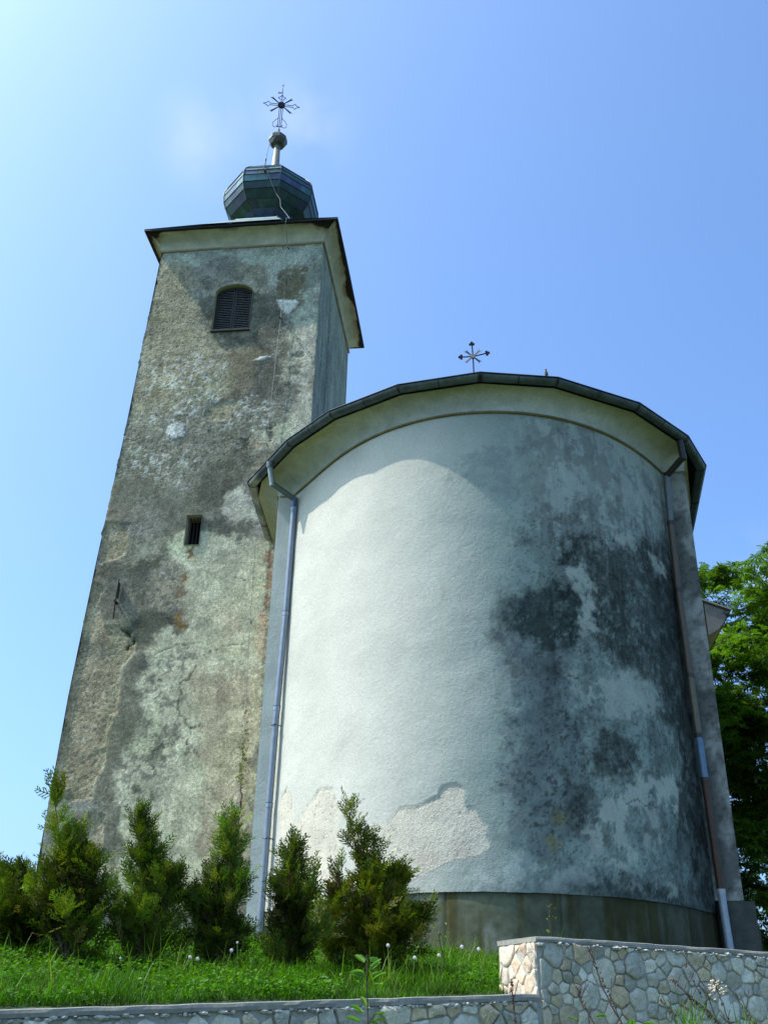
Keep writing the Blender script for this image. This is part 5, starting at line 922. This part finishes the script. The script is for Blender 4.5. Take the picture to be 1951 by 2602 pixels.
V2,F2,C2=blades(2600,-5.2,2.4,.5,4.4,.16,.34,5,(.09,.17,.015),.8)
off=len(V1)
# small rounded weed leaves
def weeds(n,seed):
    r=np.random.RandomState(seed); w_=r.uniform(-5.2,2.8,n); v_=.42+4*r.rand(n)**1.2; x=WA[0]+w_*WD[0]+v_*WN[0]; y=WA[1]+w_*WD[1]+v_*WN[1]; cl=fbm(x*2.3,y*2.3,3,seed); k=cl>.47; x,y=x[k],y[k]; n=len(x)
    z=zg(x,y)+r.uniform(.02,.11,n); s=r.uniform(.008,.019,n); tv=np.array([(0,0,0),(.8,.7,.15),(.5,1.6,.1),(0,2.0,-.1),(-.5,1.6,.1),(-.8,.7,.15)]); tf_=np.array([[0,1,2,3],[0,3,4,5]])
    D=np.c_[r.normal(0,1,n),r.normal(0,1,n),r.uniform(-.2,.7,n)]; Mx=frames(D,r.uniform(-.7,.7,n),s); tint=np.array([.060,.165,.006])[None,:]*r.uniform(.6,1.5,n)[:,None]
    return inst(tv,tf_,np.ones((6,3)),Mx,np.c_[x,y,z],tint)
V3,F3,C3=weeds(46000,11)
g_=npmesh('meadow_grass',np.concatenate([V1,V2,V3]),[np.concatenate([F1[0],F2[0]+off,F3+off+len(V2)]),np.concatenate([F1[1],F2[1]+off])],M['grass'],None,np.concatenate([C1,C2,C3]),False)
tag(g_,'long bright green grass and small weeds on the bank below the church','grass',kind='stuff')
# -------- dandelion clocks
def clock_mesh():
    r=random.Random(2); mb=MB(); n=64
    for k in range(n):
        zc=1-2*(k+.5)/n; a=k*2.39996; rr=math.sqrt(1-zc*zc); d=Vector((rr*math.cos(a),rr*math.sin(a),zc)); e_=d*.019; t1=d.orthogonal().normalized(); t2=d.cross(t1)
        mb.add([e_+t1*.0042,e_+t2*.0042-t1*.001,e_-t1*.0042,e_-t2*.0042+t1*.001],[(0,1,2,3)]); mb.add([d*.004,e_+t1*.0006,e_-t1*.0006],[(0,1,2)])
    mb.tube([(0,0,-.004),(0,0,.004)],.005,6); return mb.build('seed_head',M['fluff'],None)
DN=[(412,-1.42,8.48,.54,'left one of the close pair of dandelion clocks below the third thuja'),(428,-1.36,8.49,.53,'right one of the close pair of dandelion clocks below the third thuja'),(500,-1.11,8.53,.60,'dandelion clock on the grass under the foot of the downpipe'),(513,-1.07,8.53,.655,'tallest small dandelion head beside the downpipe foot'),
    (838,.11,8.6,.665,'dandelion clock in front of the rightmost thuja'),(998,.69,8.57,.665,'dandelion clock in front of the bare brown plinth, left of two'),(1034,.82,8.56,.65,'dandelion clock in front of the brown plinth, nearest the raised wall'),(896,.32,8.59,.58,'dandelion clock in the grass right of the rightmost thuja'),(948,.51,8.58,.60,'dandelion clock between the rightmost thuja and the plinth'),(262,-1.93,8.38,.515,'small dandelion head below the gappy thuja'),(2,-2.75,8.3,.33,'dandelion clock low at the left picture edge')]
sh=clock_mesh(); first=True
for i,(u,x,y,z,lb_) in enumerate(DN):
    g0=gz_(x,y); rt=tag(empty('dandelion',(x,y,g0)),lb_,'flower','dandelion clocks in the grass')
    if i==0: o=sh
    else: o=sh.copy(); col.objects.link(o)
    o.parent=rt; o.location=(0,0,z-g0); o.rotation_euler=(i*.7,i*.4,i); s=.5 if i in(3,9) else .74; o.scale=(s,)*3
    mb=MB(); dx=.02*math.sin(i*2.3); mb.tube([(dx*2,0,-.01),(dx,0,(z-g0)*.6),(0,0,z-g0)],.0034,5,col=(.20,.26,.07)); mb.build('stem',M['leaf'],rt)
# -------- broad leaved saplings and weeds
def leaf_t(fold=.25):
    V=[(0,0,0)];n=7
    for s in (-1,1):
        for i in range(1,n): t=i/n; V.append((s*.30*math.sin(math.pi*t**.85),t,fold*.3*math.sin(math.pi*t)))
    V.append((0,1,-.12)); V+= [(0,i/n,-.03-.1*(i/n)**2) for i in range(1,n)]
    L_=lambda s,i:(1+(0 if s<0 else n-1)+i-1); Cn=lambda i: 0 if i==0 else (2*(n-1)+1 if i==n else 2*(n-1)+1+i)
    F=[]
    for s in (-1,1):
        for i in range(n):
            a=Cn(i); b=Cn(i+1); c=L_(s,i+1) if i+1<n else None; d=L_(s,i) if i>0 else None
            q=[a]+([d] if d is not None else [])+([c] if c is not None else [])+[b]; q=list(dict.fromkeys(q))
            if len(q)==3: q.append(q[-1])
            F.append(q)
    return np.array(V),F
LV,LF=leaf_t()
def leafy(name,loc,stem,leaves,label,cat,c=(.12,.26,.035),grp=None):
    root=tag(empty(name,loc),label,cat,grp); mb=MB(); mb.tube(stem,[.006*(1-.6*i/len(stem)) for i in range(len(stem))],6,col=(.10,.07,.04)); 
    mb.build('stem',M['dry'],root); r=random.Random(len(leaves)+int(abs(loc[0])*100)); mb=MB()
    for (p,az,el,s) in leaves:
        d=np.array([[math.cos(az)*math.cos(el),math.sin(az)*math.cos(el),math.sin(el)]]); Mx=frames(d,np.array([r.uniform(-.5,.5)]),np.array([s]))[0]
        V=LV@Mx.T+np.array(p); k=r.uniform(.75,1.25); mb.add(V,[tuple(dict.fromkeys(f)) for f in LF],(c[0]*k,c[1]*k,c[2]*k))
    return mb.build('leaves',M['leaf'],root,True)
rl=random.Random(17)
lv=[]
for (x,z) in ((-.07,.345),(-.02,.35),(.02,.35),(-.06,.30),(.0,.31),(.05,.29),(-.09,.26),(-.02,.28),(.06,.255),(-.08,.24),(.03,.27),(-.10,.14),(-.06,.13),(-.02,.15),(.06,.12),(.08,.10),(-.09,.09),(.03,.09),(.0,.06),(.09,.05),(-.05,.05),(.04,.02)):
    a=math.atan2(0,x+.02) if rl.random()<.5 else rl.uniform(0,6.28); lv.append(((x*.35,rl.uniform(-.02,.02),z+1.6-.02),(0.3 if x>-.02 else 2.8)+rl.uniform(-.8,.8),rl.uniform(-.1,.8),rl.uniform(.05,.085)))
leafy('sapling',(-.02,5.2,-1.6),[(0,0,0),(-.01,0,.8),(.01,0,1.5),(-.005,0,1.75),(-.015,0,1.96)],lv,'bright green leafy sapling in front of the low stone wall','sapling')
def clump(cx,cy,ztp,n,s,seed,label,c=(.10,.24,.03)):
    r=random.Random(seed); L2=[]
    for k in range(n): a=r.uniform(0,6.28); q=r.random()**.6; L2.append(((.09*q*math.cos(a),.09*q*math.sin(a),ztp+1.6-r.uniform(.0,.14)*1),a,r.uniform(-.2,.9),s*r.uniform(.7,1.2)))
    leafy('leafy_weed',(cx,cy,-1.6),[(0,0,0),(0,.01,ztp+1.5)],L2,label,'weed',c,'green weeds growing in front of the stone wall')
clump(1.06,5.75,.145,9,.055,1,'small bright weed at the bottom edge beside the dry stalks')
clump(1.28,5.7,.11,9,.07,2,'broad leaved weed at the bottom edge right of the small bright weed')
clump(1.42,5.6,.11,10,.08,3,'large ribbed weed leaves at the bottom edge left of the grass tuft')
# grass tuft lower right
def tuft(cx,cy,zt,n,h,seed,label,c=(.10,.20,.03)):
    r=np.random.RandomState(seed); V=[];F=[];C_=[]
    for k in range(n):
        a=r.uniform(0,6.28); L2=h*r.uniform(.5,1.1); ln=r.uniform(.1,.75); x0,y0=r.normal(0,.035,2); wd=r.uniform(.0025,.0045); b=len(V); cc=np.array(c)*r.uniform(.6,1.4)
        for i in range(6):
            t=i/5; o=ln*L2*t**2; zz=zt-h+L2*(t-.35*ln*t*t); ww=wd*(1-t**2*.9)
            for s in (-1,1): V.append((x0+math.cos(a)*o-math.sin(a)*ww*s,y0+math.sin(a)*o+math.cos(a)*ww*s,zz)); C_.append(cc)
        F+=[(b+2*i,b+2*i+1,b+2*i+3,b+2*i+2) for i in range(5)]
    for k in range(8):  # culms down to the ground
        b=len(V); x0,y0=r.normal(0,.03,2); V+=[(x0-.003,y0,-0),(x0+.003,y0,0),(x0+.003,y0,zt-h*.9),(x0-.003,y0,zt-h*.9)]; C_+=[np.array(c)]*4; F.append((b,b+1,b+2,b+3))
    root=tag(empty('grass_tuft',(cx,cy,-1.6)),label,'grass tuft','grass tufts in front of the stone wall'); npmesh('blades',np.array(V),np.array(F),M['grass'],root,np.array(C_),False)
tuft(1.60,5.7,1.6+.28,70,.34,4,'tall green grass tuft left of the dry dock stalks'); tuft(1.88,5.6,1.6+.22,50,.30,5,'short green grass tuft at the right bottom corner')
# dry stalks
def stalk(pts,r0,seed,label,knots=26,puff=False,side=3):
    r=random.Random(seed); p0=pts[-1]; base=(p0[0]+(p0[0]-pts[0][0])*.2,p0[1],-1.6); root=tag(empty('dry_stalk',base),label,'dry stalk','dry weed stalks in front of the raised stone wall')
    P=[Vector(p)-Vector(base) for p in pts][::-1]; P=[Vector((0,0,0)),P[0].lerp(Vector((0,0,0)),.5)+Vector((.0,0,.0))]+P; fine=[]
    for a,b in zip(P[:-1],P[1:]):
        for k in range(5): fine.append(a.lerp(b,k/5)+Vector((r.uniform(-.004,.004),0,r.uniform(-.003,.003))))
    fine.append(P[-1]); mb=MB(); mb.tube(fine,[r0*(1-.6*i/len(fine)) for i in range(len(fine))],6,col=(.09,.06,.045))
    top=P[-1]; k0=P[2]
    for j in range(side):
        q=k0.lerp(top,r.uniform(.1,.9)); mb.tube([q,q+Vector((r.uniform(-.07,.07),0,r.uniform(.04,.11)))],.0022,5,col=(.09,.06,.045))
    mb.build('stem',M['dry'],root); mb=MB()
    for j in range(knots):
        q=k0.lerp(top,r.random()**.8); s=r.uniform(.005,.011); q=q+Vector((r.uniform(-.008,.008),r.uniform(-.006,.006),0)); mb.tube([q+Vector((-s*.4,0,-s*.6)),q,q+Vector((s*.4,0,s*.8))],[s*.3,s*.6,s*.15],5,col=r.choice([(.10,.06,.045),(.16,.11,.07),(.07,.045,.035)]))
    mb.build('seed_husks',M['dry'],root)['kind']='stuff'
    if puff:
        mb=MB(); q=top+Vector((.0,0,-.02))
        for j in range(46): v=Vector((r.gauss(0,.024),r.gauss(0,.02),r.gauss(0,.024))); s=r.uniform(.003,.008); mb.tube([q+v-Vector((s,0,0)),q+v,q+v+Vector((s,0,s))],[s*.4,s,s*.3],5,col=tuple(np.array((.55,.46,.34))*r.uniform(.7,1.2)))
        mb.build('fluff',M['dry'],root)['kind']='stuff'
stalk([(1.15,5.89,.48),(1.19,5.88,.36),(1.22,5.88,.27),(1.31,5.86,.08)],.0065,1,'tallest knotted dry stalk, second from the left, before the raised wall',34)
stalk([(1.07,5.9,.29),(1.11,5.9,.2),(1.18,5.88,.06)],.005,2,'short dry stalk left of the tall knotted one',20)
stalk([(1.56,5.78,.32),(1.64,5.76,.24),(1.72,5.75,.17),(1.82,5.74,.05)],.008,3,'thick dark leaning stalk crowded with husks at the lower right',70)
stalk([(1.62,5.80,.47),(1.68,5.79,.38),(1.74,5.78,.26),(1.78,5.76,.05)],.004,4,'thin dry stalk reaching highest behind the thick leaning one',18)
stalk([(1.77,5.73,.30),(1.80,5.73,.2),(1.84,5.72,.05)],.0045,5,'dry stalk topped with a cream tuft of fluff',10,True)
stalk([(1.87,5.73,.26),(1.90,5.73,.18),(1.98,5.7,.04)],.004,6,'thin dry stalk at the far right below the coping',12)
stalk([(1.50,5.8,.22),(1.55,5.8,.14),(1.62,5.78,.04)],.004,7,'thin dry stalk left of the thick leaning one',12)
stalk([(.74,5.95,.31),(.75,5.95,.2),(.76,5.95,.06)],.006,8,'withered brown stalk in front of the pale end of the raised wall',30,False,2)
# weeds against the plinth
for (x,y,zt,lb_,sd) in ((1.80,11.0,1.27,'thin yellow green weed against the brown plinth above the raised wall',3),(.55,8.9,.86,'spindly budding weed right of the rightmost thuja',5)):
    g0=gz_(x,y); r=random.Random(sd); h=zt-g0; L2=[]
    for k in range(16): t=r.uniform(.35,1); L2.append(((r.uniform(-.05,.05),0,h*t),r.uniform(0,6.28),r.uniform(-.2,.7),r.uniform(.025,.05)))
    leafy('wild_weed',(x,y,g0),[(0,0,0),(.02,0,h*.4),(-.02,0,h*.75),(.0,0,h)],L2,lb_,'weed',(.16,.22,.04))
# -------- horse chestnut behind the church
tree=tag(empty('chestnut_tree',(11.3,25.0,.9)),'tall leafy horse chestnut with pale flower candles behind the church','tree')
rt=np.random.RandomState(5); mb=MB()
mb.tube([(0,0,-.2),(.1,0,2),(-.1,.1,4.5),(.1,0,7),(0,0,9.3)],[.42,.32,.26,.16,.06],12)
anch=[]
for k in range(34):
    z0=rt.uniform(1.6,8); a=rt.uniform(0,6.283); R_=4.4*math.sqrt(max(.1,1-((z0+1.2-5.2)/6.0)**2))*rt.uniform(.7,1); zt=z0+rt.uniform(.6,2.4)
    p=[(0,0,z0),(R_*.35*math.cos(a),R_*.35*math.sin(a),z0+.7),(R_*.75*math.cos(a+.1),R_*.75*math.sin(a+.1),zt-.2),(R_*math.cos(a+.15),R_*math.sin(a+.15),zt)]
    mb.tube(p,[.12,.08,.045,.015],7); anch+= [p[2],p[3],p[1]]
mb.build('trunk',M['bark'],tree)
# clumps on an uneven ellipsoid shell plus inside
cl=[]
while len(cl)<380:
    d=rt.normal(0,1,3); d/=np.linalg.norm(d); q=rt.uniform(.45,1.0); c=np.array([0,0,5.7])+d*np.array([4.7,4.5,6.0])*q*(1+.12*math.sin(3*d[0]+5*d[2])+.08*math.sin(7*d[2]+2))
    if c[2]<.3: continue
    cl.append(c)
cl=np.array(cl+[(-3.0,-1.2,9.2),(-3.6,-.5,8.2),(-2.2,-1,10.1),(-3.9,-1,7.2),(-3.0,-2,6.3),(-4.2,0,5.5)]); P=[]; Dn=[]
for c in cl:
    n=rt.randint(60,100); s=rt.uniform(.45,.85); v=rt.normal(0,1,(n,3)); v/=np.linalg.norm(v,axis=1)[:,None]; v*= (rt.rand(n,1)**.4)*s; v[:,2]*=.62; P.append(c+v); o=v.copy(); o[:,2]+=.1; Dn.append(o)
P=np.concatenate(P); Dn=np.concatenate(Dn); n=len(P)
# palmate leaf: seven drooping leaflets
tv=[];tf_=[]
for k in range(7):
    a=rad(-110+k*36.6); L2=1-.35*abs(k-3)/3; dx,dy=math.sin(a),math.cos(a); px,py=dy,-dx; b=len(tv)
    tv+=[(0,0,0),(dx*L2*.62+px*.15*L2,dy*L2*.62+py*.15*L2,.02),(dx*L2,dy*L2,-.22),(dx*L2*.62-px*.15*L2,dy*L2*.62-py*.15*L2,.02)]; tf_.append((b,b+1,b+2,b+3))
tv=np.array(tv); tf_=np.array(tf_)
Dx=np.c_[Dn[:,0]+rt.normal(0,.25,n),Dn[:,1]+rt.normal(0,.25,n),rt.uniform(-.35,.25,n)]
tint=np.array([.088,.170,.013])[None,:]*(.40+1.1*fbm(P[:,0]*1.2+9,P[:,2]*1.2+P[:,1],3,9))[:,None]*rt.uniform(.75,1.3,n)[:,None]
V,F,C_=inst(tv,tf_,np.ones((len(tv),3)),frames(Dx,rt.uniform(-.45,.45,n),rt.uniform(.16,.27,n)),P,tint)
cr=npmesh('crown',V,F,M['leaf'],tree,C_,False)
rr=random.Random(6); cm_=None
idx=rt.choice(len(cl),70,replace=False)
for c in cl[idx]:
    d=(c-np.array([0,0,5.3])); d/=np.linalg.norm(d)+1e-6; p=c+d*rr.uniform(.15,.4)+np.array([0,0,.12])
    if cm_ is None:
        mb=MB()
        for j in range(6):
            z=.035*j; w_=.05*(1-j/7); mb.tube([(0,0,z),(0,0,z+.02),(0,0,z+.042)],[w_*.5,w_,w_*.3],7,col=(.50,.49,.34))
        o=mb.build('flower_candle',M['leaf'],tree,True); cm_=o
    else: o=cm_.copy(); col.objects.link(o)
    o.location=tuple(p); o.rotation_euler=(rr.uniform(-.3,.3),rr.uniform(-.3,.3),0); s_=rr.uniform(.7,1.3); o.scale=(s_,)*3
